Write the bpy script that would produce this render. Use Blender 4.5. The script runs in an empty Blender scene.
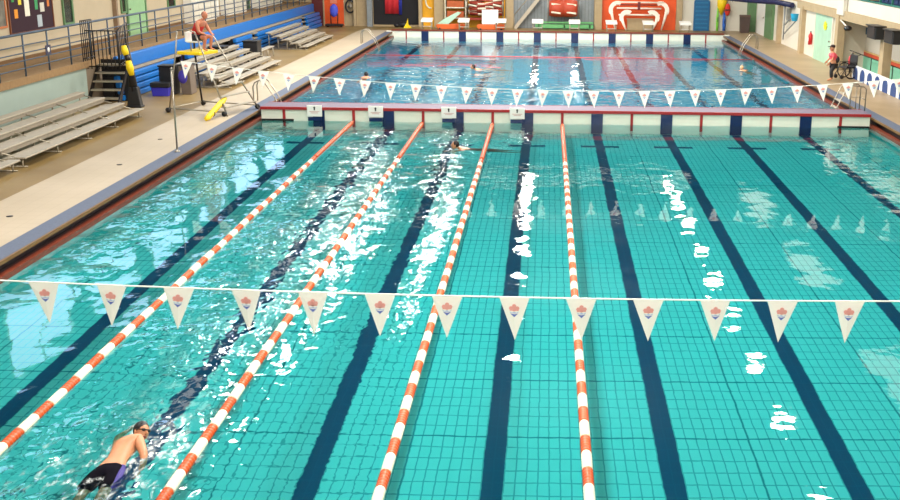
import bpy, bmesh, math, random
from mathutils import Vector, Matrix, Quaternion
random.seed(7)
PI = math.pi
SC = bpy.context.scene
COL = SC.collection
L = 2.1                      # lane width
DZ = 0.30                    # deck height above the water

# ------------------------------------------------------------------ materials
MATS = {}
def S(c):
    """sRGB 0-255 -> linear"""
    o = []
    for v in c:
        v = v / 255.0
        o.append(v / 12.92 if v <= 0.04045 else ((v + 0.055) / 1.055) ** 2.4)
    return (o[0], o[1], o[2], 1.0)

def mat(name, col, rough=0.5, metal=0.0, var=0.08, scale=6.0, emit=None, bump=0.0, coat=0.0):
    if name in MATS: return MATS[name]
    m = bpy.data.materials.new(name); m.use_nodes = True
    nt = m.node_tree; b = nt.nodes['Principled BSDF']
    c = S(col)
    tc = nt.nodes.new('ShaderNodeTexCoord'); n = nt.nodes.new('ShaderNodeTexNoise')
    n.inputs['Scale'].default_value = scale; n.inputs['Detail'].default_value = 4
    nt.links.new(tc.outputs['Object'], n.inputs['Vector'])
    mx = nt.nodes.new('ShaderNodeMix'); mx.data_type = 'RGBA'
    mx.inputs['A'].default_value = tuple(max(0, v * (1 - var * 2)) for v in c[:3]) + (1,)
    mx.inputs['B'].default_value = tuple(min(1, v * (1 + var * 2)) for v in c[:3]) + (1,)
    nt.links.new(n.outputs['Fac'], mx.inputs['Factor'])
    nt.links.new(mx.outputs['Result'], b.inputs['Base Color'])
    b.inputs['Roughness'].default_value = rough
    b.inputs['Metallic'].default_value = metal
    if coat: b.inputs['Coat Weight'].default_value = coat
    if emit:
        b.inputs['Emission Color'].default_value = c
        b.inputs['Emission Strength'].default_value = emit
    if bump:
        bp = nt.nodes.new('ShaderNodeBump'); bp.inputs['Distance'].default_value = bump
        nt.links.new(n.outputs['Fac'], bp.inputs['Height']); nt.links.new(bp.outputs['Normal'], b.inputs['Normal'])
    MATS[name] = m
    return m

class NX:
    """small expression builder for shader maths"""
    def __init__(s, nt): s.nt = nt
    def m(s, op, a, b=0.0, c=None):
        n = s.nt.nodes.new('ShaderNodeMath'); n.operation = op
        for i, v in enumerate((a, b) if c is None else (a, b, c)):
            if isinstance(v, (int, float)): n.inputs[i].default_value = v
            else: s.nt.links.new(v, n.inputs[i])
        return n.outputs[0]
    def add(s, a, b): return s.m('ADD', a, b)
    def sub(s, a, b): return s.m('SUBTRACT', a, b)
    def mul(s, a, b): return s.m('MULTIPLY', a, b)
    def mx(s, a, b): return s.m('MAXIMUM', a, b)
    def mn(s, a, b): return s.m('MINIMUM', a, b)
    def step(s, v, a, b):
        n = s.nt.nodes.new('ShaderNodeMapRange'); n.interpolation_type = 'SMOOTHSTEP'
        s.nt.links.new(v, n.inputs['Value'])
        n.inputs['From Min'].default_value = a; n.inputs['From Max'].default_value = b
        return n.outputs['Result']
    def box(s, x, a, b, w):          # 1 between a and b, soft shoulders of width w
        return s.mul(s.step(x, a - w, a + w), s.sub(1.0, s.step(x, b - w, b + w)))
    def blob(s, x, y, cx, cy, rx, ry):
        dx = s.mul(s.sub(x, cx), 1 / rx); dy = s.mul(s.sub(y, cy), 1 / ry)
        d = s.add(s.mul(dx, dx), s.mul(dy, dy))
        return s.m('POWER', 2.718, s.mul(d, -1.0))
    def noise(s, vec, scale, detail=2.0, rough=0.5, dist=0.0):
        n = s.nt.nodes.new('ShaderNodeTexNoise')
        s.nt.links.new(vec, n.inputs['Vector']); n.inputs['Scale'].default_value = scale
        n.inputs['Detail'].default_value = detail; n.inputs['Roughness'].default_value = rough
        n.inputs['Distortion'].default_value = dist
        return n.outputs['Fac']
    def scalev(s, vec, v):
        n = s.nt.nodes.new('ShaderNodeVectorMath'); n.operation = 'MULTIPLY'
        s.nt.links.new(vec, n.inputs[0]); n.inputs[1].default_value = v
        return n.outputs[0]
    def mixc(s, f, a, b):
        n = s.nt.nodes.new('ShaderNodeMix'); n.data_type = 'RGBA'
        if isinstance(f, (int, float)): n.inputs['Factor'].default_value = f
        else: s.nt.links.new(f, n.inputs['Factor'])
        for k, v in (('A', a), ('B', b)):
            if isinstance(v, tuple): n.inputs[k].default_value = v
            else: s.nt.links.new(v, n.inputs[k])
        return n.outputs['Result']

def base_mat(name):
    m = bpy.data.materials.new(name); m.use_nodes = True
    nt = m.node_tree; x = NX(nt)
    tc = nt.nodes.new('ShaderNodeTexCoord'); sep = nt.nodes.new('ShaderNodeSeparateXYZ')
    nt.links.new(tc.outputs['Object'], sep.inputs[0])
    return m, nt, x, tc.outputs['Object'], sep.outputs, nt.nodes['Principled BSDF'], nt.nodes['Material Output']

# ------------------------------------------------------------------ mesh builder
class MB:
    def __init__(s): s.v = []; s.f = []; s.mi = []; s.sm = []
    def raw(s, vs, fs, mi=0, smooth=False):
        o = len(s.v); s.v += [tuple(p) for p in vs]
        for f in fs: s.f.append(tuple(i + o for i in f)); s.mi.append(mi); s.sm.append(smooth)
        return s
    def box(s, a, b, mi=0):
        x0, x1 = sorted((a[0], b[0])); y0, y1 = sorted((a[1], b[1])); z0, z1 = sorted((a[2], b[2]))
        vs = [(x0,y0,z0),(x1,y0,z0),(x1,y1,z0),(x0,y1,z0),(x0,y0,z1),(x1,y0,z1),(x1,y1,z1),(x0,y1,z1)]
        return s.raw(vs, [(0,3,2,1),(4,5,6,7),(0,1,5,4),(1,2,6,5),(2,3,7,6),(3,0,4,7)], mi)
    def rbox(s, c, size, rz=0, rx=0, ry=0, mi=0):
        M = Matrix.Translation(c) @ Matrix.Rotation(rz, 4, 'Z') @ Matrix.Rotation(ry, 4, 'Y') @ Matrix.Rotation(rx, 4, 'X')
        h = [v / 2 for v in size]
        vs = [M @ Vector((sx*h[0], sy*h[1], sz*h[2])) for sz in (-1,1) for sx, sy in ((-1,-1),(1,-1),(1,1),(-1,1))]
        return s.raw(vs, [(0,3,2,1),(4,5,6,7),(0,1,5,4),(1,2,6,5),(2,3,7,6),(3,0,4,7)], mi)
    def tube(s, pts, r, n=8, mi=0, cap=True):
        pts = [Vector(p) for p in pts]
        rs = r if isinstance(r, (list, tuple)) else [r] * len(pts)
        rings = []; up = None
        for i, p in enumerate(pts):
            d = (pts[min(i+1, len(pts)-1)] - pts[max(i-1, 0)]).normalized()
            if up is None:
                up = Vector((0,0,1)) if abs(d.z) < .9 else Vector((1,0,0))
            a = d.cross(up).normalized(); b = a.cross(d).normalized(); up = b
            rings.append([p + (a*math.cos(2*PI*k/n) + b*math.sin(2*PI*k/n)) * rs[i] for k in range(n)])
        vs = [q for rg in rings for q in rg]; fs = []
        for i in range(len(rings)-1):
            for k in range(n):
                k2 = (k+1) % n
                fs.append((i*n+k, i*n+k2, (i+1)*n+k2, (i+1)*n+k))
        s.raw(vs, fs, mi, True)
        if cap: s.raw(rings[0], [tuple(range(n))[::-1]], mi); s.raw(rings[-1], [tuple(range(n))], mi)
        return s
    def prism(s, poly, axis, a, b, mi=0):
        """poly: 2D points; extruded along axis ('x','y','z') from a to b"""
        def P(p, t):
            return {'x': (t, p[0], p[1]), 'y': (p[0], t, p[1]), 'z': (p[0], p[1], t)}[axis]
        n = len(poly)
        vs = [P(p, a) for p in poly] + [P(p, b) for p in poly]
        fs = [tuple(range(n))[::-1], tuple(range(n, 2*n))] + [(i, (i+1)%n, n+(i+1)%n, n+i) for i in range(n)]
        return s.raw(vs, fs, mi)
    def lathe(s, prof, c=(0,0,0), axis='z', n=16, mi=0):
        vs = []; fs = []
        for (r, t) in prof:
            for k in range(n):
                ca, sa = r*math.cos(2*PI*k/n), r*math.sin(2*PI*k/n)
                p = {'z': (ca, sa, t), 'y': (ca, t, sa), 'x': (t, ca, sa)}[axis]
                vs.append((p[0]+c[0], p[1]+c[1], p[2]+c[2]))
        for i in range(len(prof)-1):
            for k in range(n):
                fs.append((i*n+k, i*n+(k+1)%n, (i+1)*n+(k+1)%n, (i+1)*n+k))
        s.raw(vs, fs, mi, True)
        return s
    def ball(s, c, r, M=None, n=14, m=9, mi=0):
        r = r if isinstance(r, (tuple, list)) else (r, r, r)
        M = M or Matrix.Identity(3); vs = []; fs = []
        for i in range(m+1):
            t = PI*i/m
            for k in range(n):
                p = M @ Vector((r[0]*math.sin(t)*math.cos(2*PI*k/n), r[1]*math.sin(t)*math.sin(2*PI*k/n), r[2]*math.cos(t)))
                vs.append((p.x+c[0], p.y+c[1], p.z+c[2]))
        for i in range(m):
            for k in range(n): fs.append((i*n+k, (i+1)*n+k, (i+1)*n+(k+1)%n, i*n+(k+1)%n))
        return s.raw(vs, fs, mi, True)
    def mesh(s, name, mats):
        me = bpy.data.meshes.new(name); me.from_pydata(s.v, [], s.f)
        for m in (mats if isinstance(mats, (list, tuple)) else [mats]): me.materials.append(m)
        me.polygons.foreach_set('material_index', s.mi)
        me.polygons.foreach_set('use_smooth', s.sm)
        bm = bmesh.new(); bm.from_mesh(me)
        bmesh.ops.remove_doubles(bm, verts=bm.verts, dist=1e-5)
        bmesh.ops.recalc_face_normals(bm, faces=bm.faces)
        bm.to_mesh(me); bm.free(); me.update()
        return me
    def build(s, name, mats, parent=None, bevel=0.0):
        o = bpy.data.objects.new(name, s.mesh(name, mats)); COL.objects.link(o)
        if parent is not None: o.parent = parent
        if bevel:
            md = o.modifiers.new('bevel', 'BEVEL'); md.width = bevel; md.segments = 2; md.limit_method = 'ANGLE'
        return o

def tag(o, label=None, cat=None, group=None, kind=None):
    if label: o['label'] = label
    if cat: o['category'] = cat
    if group: o['group'] = group
    if kind: o['kind'] = kind
    return o
def empty(name, loc=(0,0,0), rz=0, label=None, cat=None, group=None):
    o = bpy.data.objects.new(name, None); COL.objects.link(o)
    o.location = loc; o.rotation_euler = (0,0,rz); o.empty_display_size = .2
    return tag(o, label, cat, group)
def struct(name, mb, m, bevel=0.0, label=None):
    return tag(mb.build(name, m, None, bevel), label, None, None, 'structure')
def kids(o):
    return [c for c in bpy.data.objects if c.parent == o]
def dup(o, loc=None, rz=None, label=None, parent=None):
    c = o.copy(); COL.objects.link(c)
    if parent is not None: c.parent = parent
    if loc is not None: c.location = loc
    if rz is not None: c.rotation_euler = (0, 0, rz)
    if label: c['label'] = label
    for ch in kids(o): dup(ch, parent=c)
    return c

# ------------------------------------------------------------------ palette
cream = mat('cream_paint', (182,166,138), .7, var=.04, scale=1.5)
cream2 = mat('pale_paint', (212,206,190), .7, var=.03, scale=1.5)
teal_wall = mat('pale_teal_paint', (150,166,156), .65, var=.04, scale=1.5)
tan = mat('tan_concrete', (170,150,116), .8, var=.08, scale=4)
tan_dk = mat('brown_skirting', (120,88,52), .7, var=.1)
fascia_m = mat('fascia_stone', (140,110,72), .85, var=.14, scale=9)
deck_l = mat('beige_deck_tile', (224,205,175), .55, var=.05, scale=.8)
deck_b = mat('brown_deck_tile', (176,148,98), .45, var=.08, scale=.7)
steel = mat('brushed_steel', (168,160,146), .38, .9, var=.04)
alu = mat('aluminium_plank', (176,166,148), .5, .3, var=.07, scale=3)
alu_fr = mat('aluminium_frame', (170,160,140), .45, .5, var=.08)
rail_m = mat('blue_grey_rail', (62,78,94), .45, .1, var=.06)
black = mat('black_plastic', (26,25,27), .5, var=.15)
blackm = mat('black_metal', (38,34,32), .4, .3, var=.1)
white = mat('white_plastic', (238,236,228), .4, var=.03)
blue_seat = mat('blue_seat_plastic', (2,104,184), .4, var=.05)
navy = mat('navy_tile', (8,34,82), .3, var=.12, scale=9)
red_tile = mat('red_tile', (160,30,32), .4, var=.08)
red_lip = mat('red_brown_tile', (118,52,32), .35, var=.18, scale=8)
panel_w = mat('white_wall_tile', (232,232,214), .35, var=.03)
float_r = mat('orange_red_float', (200,78,16), .4, var=.06)
float_w = mat('cream_float', (245,236,208), .4, var=.03)
yellow = mat('yellow_foam', (240,205,10), .5, var=.05)
orange = mat('orange_paint', (222,82,18), .5, var=.05)
amber = mat('amber_paint', (226,164,18), .6, var=.06)
skin = mat('skin', (198,136,98), .5, var=.08, scale=14)
skin2 = mat('skin_tanned', (190,118,86), .5, var=.08, scale=14)
hair_m = mat('dark_hair', (34,24,20), .6, var=.2)
green = mat('pale_green_paint', (142,182,134), .55, var=.05)
green_d = mat('green_paint', (92,128,86), .55, var=.06)
grey_st = mat('grey_steel_shutter', (132,138,140), .5, .2, var=.08)
purple = mat('violet_fabric', (56,44,150), .7, var=.1)
bluep = mat('blue_grating', (84,94,114), .6, var=.12, scale=25)

lamp_glow = bpy.data.materials.new('lamp_glow'); lamp_glow.use_nodes = True
lb = lamp_glow.node_tree.nodes['Principled BSDF']; lb.inputs['Emission Color'].default_value = (1.0,.93,.82,1); lb.inputs['Emission Strength'].default_value = 40.0
lb.inputs['Base Color'].default_value = (.9,.9,.9,1)
# ------------------------------------------------------------------ water
def water_material():
    m, nt, x, vec, xyz, pb, out = base_mat('pool_water')
    X, Y = xyz[0], xyz[1]
    # how rough the surface is, place by place (swimmers churn their lanes)
    wob = x.noise(vec, .35, 2.0)
    yw = x.add(Y, x.mul(x.sub(wob, .5), 5.0)); xw = x.add(X, x.mul(x.sub(wob, .5), 1.2))
    lane2 = x.mul(x.box(xw, -6.1, -4.3, .5), x.box(Y, -26, -.2, .3))
    lane1 = x.mul(x.mul(x.box(xw, -9.6, -7.7, .5), x.box(yw, -18.5, -.5, 1.5)), x.step(x.noise(vec, .8, 2.0), .40, .56))
    lane3 = x.mx(x.mul(x.box(xw, -4.4, -2.4, .4), x.box(yw, -10, -.2, 1.4)), x.mul(x.mul(x.box(xw, -4.2, -2.2, .4), x.box(yw, -21, -9, 2.5)), .3))
    lane4 = x.mul(x.box(xw, -2.1, -.6, .5), x.box(yw, -4.5, -.2, .8))
    mid = x.mul(x.box(xw, -2.6, 2.4, .7), x.box(yw, -12, 0, 2.0))
    farl = x.mul(x.box(xw, -9.6, -3.0, 1.2), x.box(yw, 1, 18.5, 1.5))
    farm = x.mul(x.box(X, -3.5, 9.6, .8), x.box(yw, 1, 10.5, 2.0))
    far = x.step(Y, .5, 1.5)
    rt = x.mul(x.box(xw, 6.5, 9.6, .7), x.box(Y, -26, -.2, .8))
    sw = x.blob(X, Y, -4.9, -23.2, 1.0, 2.0)
    sw2 = x.blob(X, Y, -2.9, -4.2, 1.0, 1.2); sw3 = x.blob(X, Y, 8.2, 14.5, .7, 3.0); sw4 = x.blob(X, Y, -3.3, 14.0, 1.4, 2.5)
    rough = x.mul(lane2, 1.0)
    for v, k in ((lane1, .85), (lane3, .9), (lane4, .6), (mid, .10), (farl, 2.6), (farm, 1.1), (far, .26), (rt, .22), (sw, 1.1), (sw2, .6), (sw3, .5), (sw4, .5)):
        rough = x.mx(rough, x.mul(v, k))
    patch = x.step(x.noise(vec, .55, 3.0), .35, .62)
    rough = x.mul(rough, x.add(.45, x.mul(patch, .75)))
    n1 = x.noise(x.scalev(vec, (1.0, .8, 1)), 2.4, 1.0, .5, .3)
    n2 = x.noise(x.scalev(vec, (1.0, .7, 1)), 5.2, 1.0, .5, .4)
    h = x.add(x.mul(n1, .030), x.mul(n2, .026))
    calm = x.add(x.mul(x.noise(vec, .9, 1.0), .010), x.mul(x.noise(vec, 3.0, 2.0), .0024))
    # lane 3 keeps a visible ripple all the way, the right hand lanes are nearly flat
    l3 = x.box(X, -6.5, -2.1, .4)
    calm = x.add(calm, x.mul(x.mul(x.noise(vec, 5.0, 2.0), .0040), l3))
    H = x.add(x.mul(h, rough), calm)
    bp = nt.nodes.new('ShaderNodeBump'); bp.inputs['Distance'].default_value = 1.0; bp.inputs['Strength'].default_value = 1.0
    nt.links.new(H, bp.inputs['Height'])
    pb.inputs['Base Color'].default_value = (1, 1, 1, 1)
    pb.inputs['Roughness'].default_value = 0.0
    pb.inputs['IOR'].default_value = 1.333
    pb.inputs['Transmission Weight'].default_value = 1.0
    nt.links.new(bp.outputs['Normal'], pb.inputs['Normal'])
    # foam thrown up by the crawl swimmer
    fn = x.noise(x.scalev(vec, (1.6, .8, 1)), 5.5, 6.0, .7, .4)
    near = x.blob(X, Y, -4.75, -22.8, .75, 1.5)
    wide = x.mul(x.blob(X, Y, -5.0, -23.4, 1.25, 2.6), .75)
    fm = x.mx(near, wide)
    foam = x.mul(x.step(x.add(fn, x.mul(fm, .22)), .66, .86), x.mn(x.mul(fm, 1.6), 1.0))
    foam = x.mn(x.mul(foam, .62), .8)
    df = nt.nodes.new('ShaderNodeBsdfDiffuse'); df.inputs['Color'].default_value = (.86, .92, .92, 1)
    ms = nt.nodes.new('ShaderNodeMixShader'); nt.links.new(foam, ms.inputs[0])
    nt.links.new(pb.outputs[0], ms.inputs[1]); nt.links.new(df.outputs[0], ms.inputs[2])
    nt.links.new(ms.outputs[0], out.inputs['Surface'])
    ab = nt.nodes.new('ShaderNodeVolumeAbsorption')
    ab.inputs['Color'].default_value = (.0, .82, .86, 1); ab.inputs['Density'].default_value = .33
    nt.links.new(ab.outputs[0], out.inputs['Volume'])
    return m

def floor_material():
    m, nt, x, vec, xyz, pb, out = base_mat('pool_floor_tile')
    X, Y = xyz[0], xyz[1]
    tx, ty = L / 16, .29
    def gridline(v, size, w, off=0.0):
        f = x.m('PINGPONG', x.add(v, off), size / 2)
        return x.sub(1.0, x.step(f, w * .5, w))
    g = x.mx(gridline(X, tx, .011), gridline(Y, ty, .015))
    g5 = x.mx(gridline(X, tx * 8, .020), gridline(Y, ty * 6, .024))
    tone = x.noise(x.scalev(vec, (1/tx, 1/ty, 1)), .7, 1.0)
    big = x.noise(vec, .25, 2.0)
    base = x.mixc(tone, S((202,236,222)), S((228,244,234)))
    base = x.mixc(x.mul(big, .35), base, S((190,232,214)))
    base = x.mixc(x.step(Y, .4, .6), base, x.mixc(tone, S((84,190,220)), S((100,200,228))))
    col = x.mixc(x.mul(g, .62), base, S((70,128,128)))
    col = x.mixc(x.mul(g5, .6), col, S((40,100,108)))
    # navy lane markings under the middle of each lane, with a cross bar before the wall
    u = x.m('PINGPONG', X, L / 2)                      # 0 at a rope, L/2 at a lane centre
    ln = x.step(u, L/2 - .128, L/2 - .122)
    inx = x.box(X, -4*L - .2, 4*L + .2, .01)
    ln = x.mul(ln, inx)
    bar = x.mul(x.box(Y, -2.25, -1.98, .006), x.mul(x.step(u, L/2 - .56, L/2 - .55), inx))
    nearend = x.mul(ln, x.box(Y, -26, -.0, .01))
    farl = x.mul(ln, x.box(Y, 1.0, 28.3, .01))
    bar2 = x.mul(x.box(Y, 28.0, 28.3, .006), x.mul(x.step(u, L/2 - .56, L/2 - .55), inx))
    mk = x.mx(x.mx(nearend, bar), x.mx(farl, bar2))
    navc = x.mixc(x.mul(g, .35), S((10,60,100)), S((14,84,116)))
    col = x.mixc(mk, col, navc)
    nt.links.new(col, pb.inputs['Base Color']); pb.inputs['Roughness'].default_value = .5
    return m

def deck_material(name, c1, c2, size):
    m, nt, x, vec, xyz, pb, out = base_mat(name)
    f = x.mx(x.sub(1.0, x.step(x.m('PINGPONG', xyz[0], size/2), .002, .008)), x.sub(1.0, x.step(x.m('PINGPONG', xyz[1], size/2), .002, .008)))
    n = x.mn(x.mx(x.mul(x.sub(x.noise(vec, .6, 4.0), .3), 2.2), 0.0), 1.0)
    col = x.mixc(n, S(c1), S(c2)); col = x.mixc(x.mul(f, .22), col, S((110,90,66)))
    nt.links.new(col, pb.inputs['Base Color']); pb.inputs['Roughness'].default_value = .42
    return m
deck_b = deck_material('brown_deck', (124,100,54), (152,128,84), .15)
deck_l = deck_material('beige_deck', (176,160,134), (190,174,150), .3)
deck_r = deck_material('tan_deck', (146,124,92), (172,150,118), .15)
wmat = water_material(); fmat = floor_material()

# ------------------------------------------------------------------ camera
cam_d = bpy.data.cameras.new('camera'); cam = bpy.data.objects.new('camera', cam_d); COL.objects.link(cam)
pi_, ro, f = .2681, .01299, 1127.85
fw = Vector((0, math.cos(pi_), -math.sin(pi_))); r0 = Vector((1,0,0)); u0 = r0.cross(fw)
Rr = r0*math.cos(ro) + u0*math.sin(ro); Ur = -r0*math.sin(ro) + u0*math.cos(ro)
M = Matrix((Rr, Ur, -fw)).transposed().to_4x4(); M.translation = (-.479, -33.88, 5.36)
cam.matrix_world = M
cam_d.sensor_fit = 'HORIZONTAL'; cam_d.sensor_width = 36; cam_d.lens = f / 900 * 36
cam_d.shift_x = (450 - 544.7) / 900; cam_d.clip_end = 300
SC.camera = cam

# ------------------------------------------------------------------ room shell
XL, XR = -9.12, 9.32          # water edges
YN, YF = -28.0, 30.3
b = MB()
b.raw([(XL-.3,YN-.2,-1.5),(XR+.3,YN-.2,-1.5),(XR+.3,.5,-1.5),(XL-.3,.5,-1.5)], [(0,1,2,3)])
b.raw([(XL-.3,.5,-2.0),(XR+.3,.5,-2.0),(XR+.3,YF+.2,-2.0),(XL-.3,YF+.2,-2.0)], [(0,1,2,3)])
b.raw([(XL-.3,.5,-2.0),(XR+.3,.5,-2.0),(XR+.3,.5,-1.5),(XL-.3,.5,-1.5)], [(0,1,2,3)])
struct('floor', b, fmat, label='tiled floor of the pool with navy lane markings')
ptile = mat('basin_wall_tile', (206,236,224), .4, var=.05, scale=3)
b = MB(); b.box((XL-.3, YN-.3, -3.2), (XL, YF+.3, 0.0)); struct('wall_pool_left', b, ptile)
b = MB(); b.box((XR, YN-.3, -3.2), (XR+.3, YF+.3, 0.0)); struct('wall_pool_right', b, ptile)
b = MB(); b.box((XL-.3, YN-.3, -3.2), (XR+.3, YN, DZ)); struct('wall_pool_near', b, ptile)
# water: one body, surface at z = 0
me_ = bpy.data.meshes.new('pool_water')
_x0, _x1, _y0, _y1, _zb = XL-.15, XR+.15, YN-.15, YF+.15, -3.1
_v = [(_x0,_y0,0),(_x1,_y0,0),(_x1,_y1,0),(_x0,_y1,0)]
me_.from_pydata(_v + _v + [(p[0],p[1],_zb) for p in _v], [], [(0,1,2,3),(8,11,10,9),(4,8,9,5),(5,9,10,6),(6,10,11,7),(7,11,8,4)])
me_.polygons.foreach_set('use_smooth', [True]+[False]*5); me_.materials.append(wmat)
w = bpy.data.objects.new('pool_water', me_); COL.objects.link(w)
w.cycles.is_caustics_caster = True; bpy.data.objects['floor'].cycles.is_caustics_receiver = True; tag(w, 'clear turquoise water filling both halves of the swimming pool', 'water', None, 'stuff')

def gutter(side, name1):
    s = -1 if side == 'left' else 1
    e = XL if side == 'left' else XR
    d = lambda a, c: tuple(sorted((e + s*a, e + s*c)))
    b = MB(); x0, x1 = d(-.02, .10); b.box((x0, YN, -.02), (x1, YF, .09)); struct('trim_'+name1+'_lip', b, red_lip)
    b = MB(); x0, x1 = d(.06, .30); b.box((x0, YN, .0), (x1, YF, .03)); struct('trim_'+name1+'_channel', b, mat('dark_gutter', (52,34,36), .5))
    b = MB(); x0, x1 = d(.05, .09); b.box((x0, YN, .235), (x1, YF, DZ-.004)); struct('trim_'+name1+'_rim', b, mat('brown_rim', (118,84,40), .5, var=.15))
    b = MB(); x0, x1 = d(.09, .46); b.box((x0, YN, .24), (x1, YF, DZ)); struct('trim_'+name1+'_grating', b, bluep)
    b = MB(); x0, x1 = d(.28, .34); b.box((x0, YN, -.1), (x1, YF, .2)); struct('trim_'+name1+'_gutter_back', b, mat('dark_gutter', (52,34,36), .5))
gutter('left', 'left'); gutter('right', 'right')
b = MB(); b.box((-11.15, -40, -.2), (XL-.46, YF+1.2, DZ)); struct('floor_left_poolside', b, deck_l)
b = MB(); b.box((-14.5, -40, -.2), (-11.15, 34.3, DZ)); b.box((-11.15, YF+1.2, -.2), (XR+.5, 34.3, DZ)); b.box((XL-.46, YF+.02, -.1), (XR+.46, YF+1.2, DZ)); b.box((-11.15, -40, -.2), (13, YN-.3, DZ-.005))
struct('floor_left_deck', b, deck_b)
b = MB(); b.box((XR+.46, -28.3, -.2), (13.2, 34.3, DZ)); struct('floor_right_deck', b, deck_r)

# gallery on the left
GX, GZ = -14.5, 1.65
b = MB(); b.box((GX-.05, -40, DZ), (GX, .6, 1.45)); struct('wall_under_gallery', b, teal_wall)
b = MB(); b.box((GX-.05, .6, DZ), (GX, 34.3, 1.45)); struct('wall_behind_seating', b, mat('brown_seating_wall', (120,104,84), .8))  # plain brown behind the blue seating
b = MB(); b.box((-16.3, -40, 1.45), (GX+.06, 34.3, GZ)); struct('floor_gallery', b, fascia_m)
b = MB(); b.box((-16.5, -40, 0), (-16.3, 34.5, 9)); struct('wall_left', b, cream)
b = MB(); b.box((-16.3, -40, GZ), (-16.27, 34.3, GZ+.13)); struct('baseboard_left', b, tan_dk)
# far wall
b = MB(); b.box((-16.5, 34.3, 0), (19, 34.6, 9)); struct('wall_far', b, tan)
upper = mat('dim_reflection_wall', (92,98,104), .8, var=.04)  # dark facing added on the unseen upper walls to dim water reflections
b = MB(); b.box((-16.3, 34.2, 3.2), (18.8, 34.3, 8.9)); struct('wall_far_upper', b, upper)
b = MB(); b.box((-16.3, -40, 4.6), (-16.2, 34.2, 8.9)); struct('wall_left_upper', b, upper)
b = MB(); b.box((7.5, 34.22, DZ), (12.0, 34.3, 3.2)); struct('wall_far_right_panel', b, cream2)
b = MB(); b.box((-16.5, -40.2, 0), (19, -40, 9)); struct('wall_near', b, cream)
b = MB(); b.box((-16.5, -40, 8.9), (19, 34.5, 9.1)); struct('ceiling', b, mat('ceiling_white', (120,122,122), .8, var=.02))
sky_glass = bpy.data.materials.new('daylit_glass'); sky_glass.use_nodes = True
_g = sky_glass.node_tree.nodes['Principled BSDF']; _g.inputs['Base Color'].default_value = (.3,.4,.5,1); _g.inputs['Roughness'].default_value = .1
_g.inputs['Emission Color'].default_value = (.50,.70,1.0,1); _g.inputs['Emission Strength'].default_value = 3.6
for k in range(7):
    y0 = -9 + 6.2*k
    b = MB(); b.box((-16.19, y0, 5.2), (-16.17, y0+4.4, 7.4)); o = struct('window_%d' % (k+4), b, sky_glass)
    b = MB()
    for yy in (y0-.08, y0+2.16, y0+4.4): b.box((-16.2, yy, 5.1), (-16.12, yy+.08, 7.5))
    b.box((-16.2, y0, 5.1), (-16.12, y0+4.4, 5.2)); b.box((-16.2, y0, 7.4), (-16.12, y0+4.4, 7.5)); b.build('window_frame', white, o)
# right wall: solid beyond y=14.8, recess nearer
b = MB(); b.box((11.75, 14.2, DZ), (12.0, 34.3, 2.6)); struct('wall_right', b, cream2)
b = MB(); b.box((12.9, -40, DZ), (13.1, 14.4, 2.6)); struct('wall_right_recess', b, cream2)
b = MB(); b.box((11.75, 14.2, DZ), (13.1, 14.4, 2.6)); struct('wall_recess_end', b, cream2)
# balcony over the right deck
b = MB(); b.box((11.6, -40, 2.36), (11.8, 22.0, 2.72)); struct('trim_balcony_beam', b, tan)
b = MB(); b.box((11.72, -40, 2.72), (11.86, 22.0, 3.22)); struct('wall_balcony_parapet', b, cream2)
b = MB(); b.box((11.8, -40, 2.5), (19, 34.5, 2.7)); struct('floor_balcony', b, tan)
b = MB(); b.box((18.8, -40, 0), (19, 34.5, 9)); struct('wall_balcony_back', b, cream2)
b = MB(); b.box((11.55, 13.0, 2.55), (11.7, 14.1, 3.9)); struct('trim_balcony_post', b, cream2)
for yy in (7.2, 13.9, 20.8, 26.2):
    b = MB(); b.box((11.55, yy-.25, DZ), (11.85, yy+.25, 2.5)); struct('trim_right_column', b, tan)
# recess wall bands
def band(name, z0, z1, m, y0=-10, y1=14.2):
    b = MB(); b.box((12.86, y0, z0), (12.9, y1, z1)); struct(name, b, m)
band('trim_recess_red_stripe', .86, 1.0, mat('brick_red_stripe', (186,66,34), .5))
band('trim_recess_cream_stripe', 1.0, 1.06, mat('buff_stripe', (214,180,120), .5))
band('trim_recess_green_band', DZ, .86, mat('mint_panel', (120,190,160), .5))
band('trim_recess_teal_band', 1.72, 2.0, mat('teal_panel', (28,82,112), .5))

# ------------------------------------------------------------------ bulkhead
bulk = empty('bulkhead', (0, .5, 0), 0, 'long white bulkhead with navy targets and lilac deck crossing the pool', 'bulkhead')
def BP(mb): # helper: shift world coords to bulkhead local
    mb.v = [(p[0], p[1]-.5, p[2]) for p in mb.v]; return mb
top_m = mat('lilac_grey_grip', (104,92,108), .75, var=.16, scale=30)
b = MB(); b.box((XL+.03, 0.03, -1.5), (XR-.03, .97, .355)); BP(b).build('body', panel_w, bulk)
b = MB(); b.box((XL+.02, -.0, .355), (XR-.02, 1.0, .42)); BP(b).build('deck', top_m, bulk)
b = MB(); b.box((XL+.02, -.045, .34), (XR-.02, 0.0, .425)); BP(b).build('red_edge', red_tile, bulk)
b = MB(); b.box((XL+.02, 1.0, .34), (XR-.02, 1.03, .425)); BP(b).build('red_edge', red_tile, bulk)
for i in range(-4, 4):
    b = MB(); xc = (i+.5)*L; b.box((xc-.175, -.01, -1.45), (xc+.175, .03, .345)); BP(b).build('lane_target', navy, bulk)
for i in range(-4, 5):
    b = MB(); xc = i*L; b.box((xc-.04, -.012, -1.0), (xc+.04, .03, .345)); BP(b).build('lane_divider', red_tile, bulk)
for s, e in ((1, XL), (-1, XR)):
    b = MB(); b.box((e+s*.05, -.03, .0), (e+s*1.0, .03, .055)); BP(b).build('end_bracket', blackm, bulk)
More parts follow.
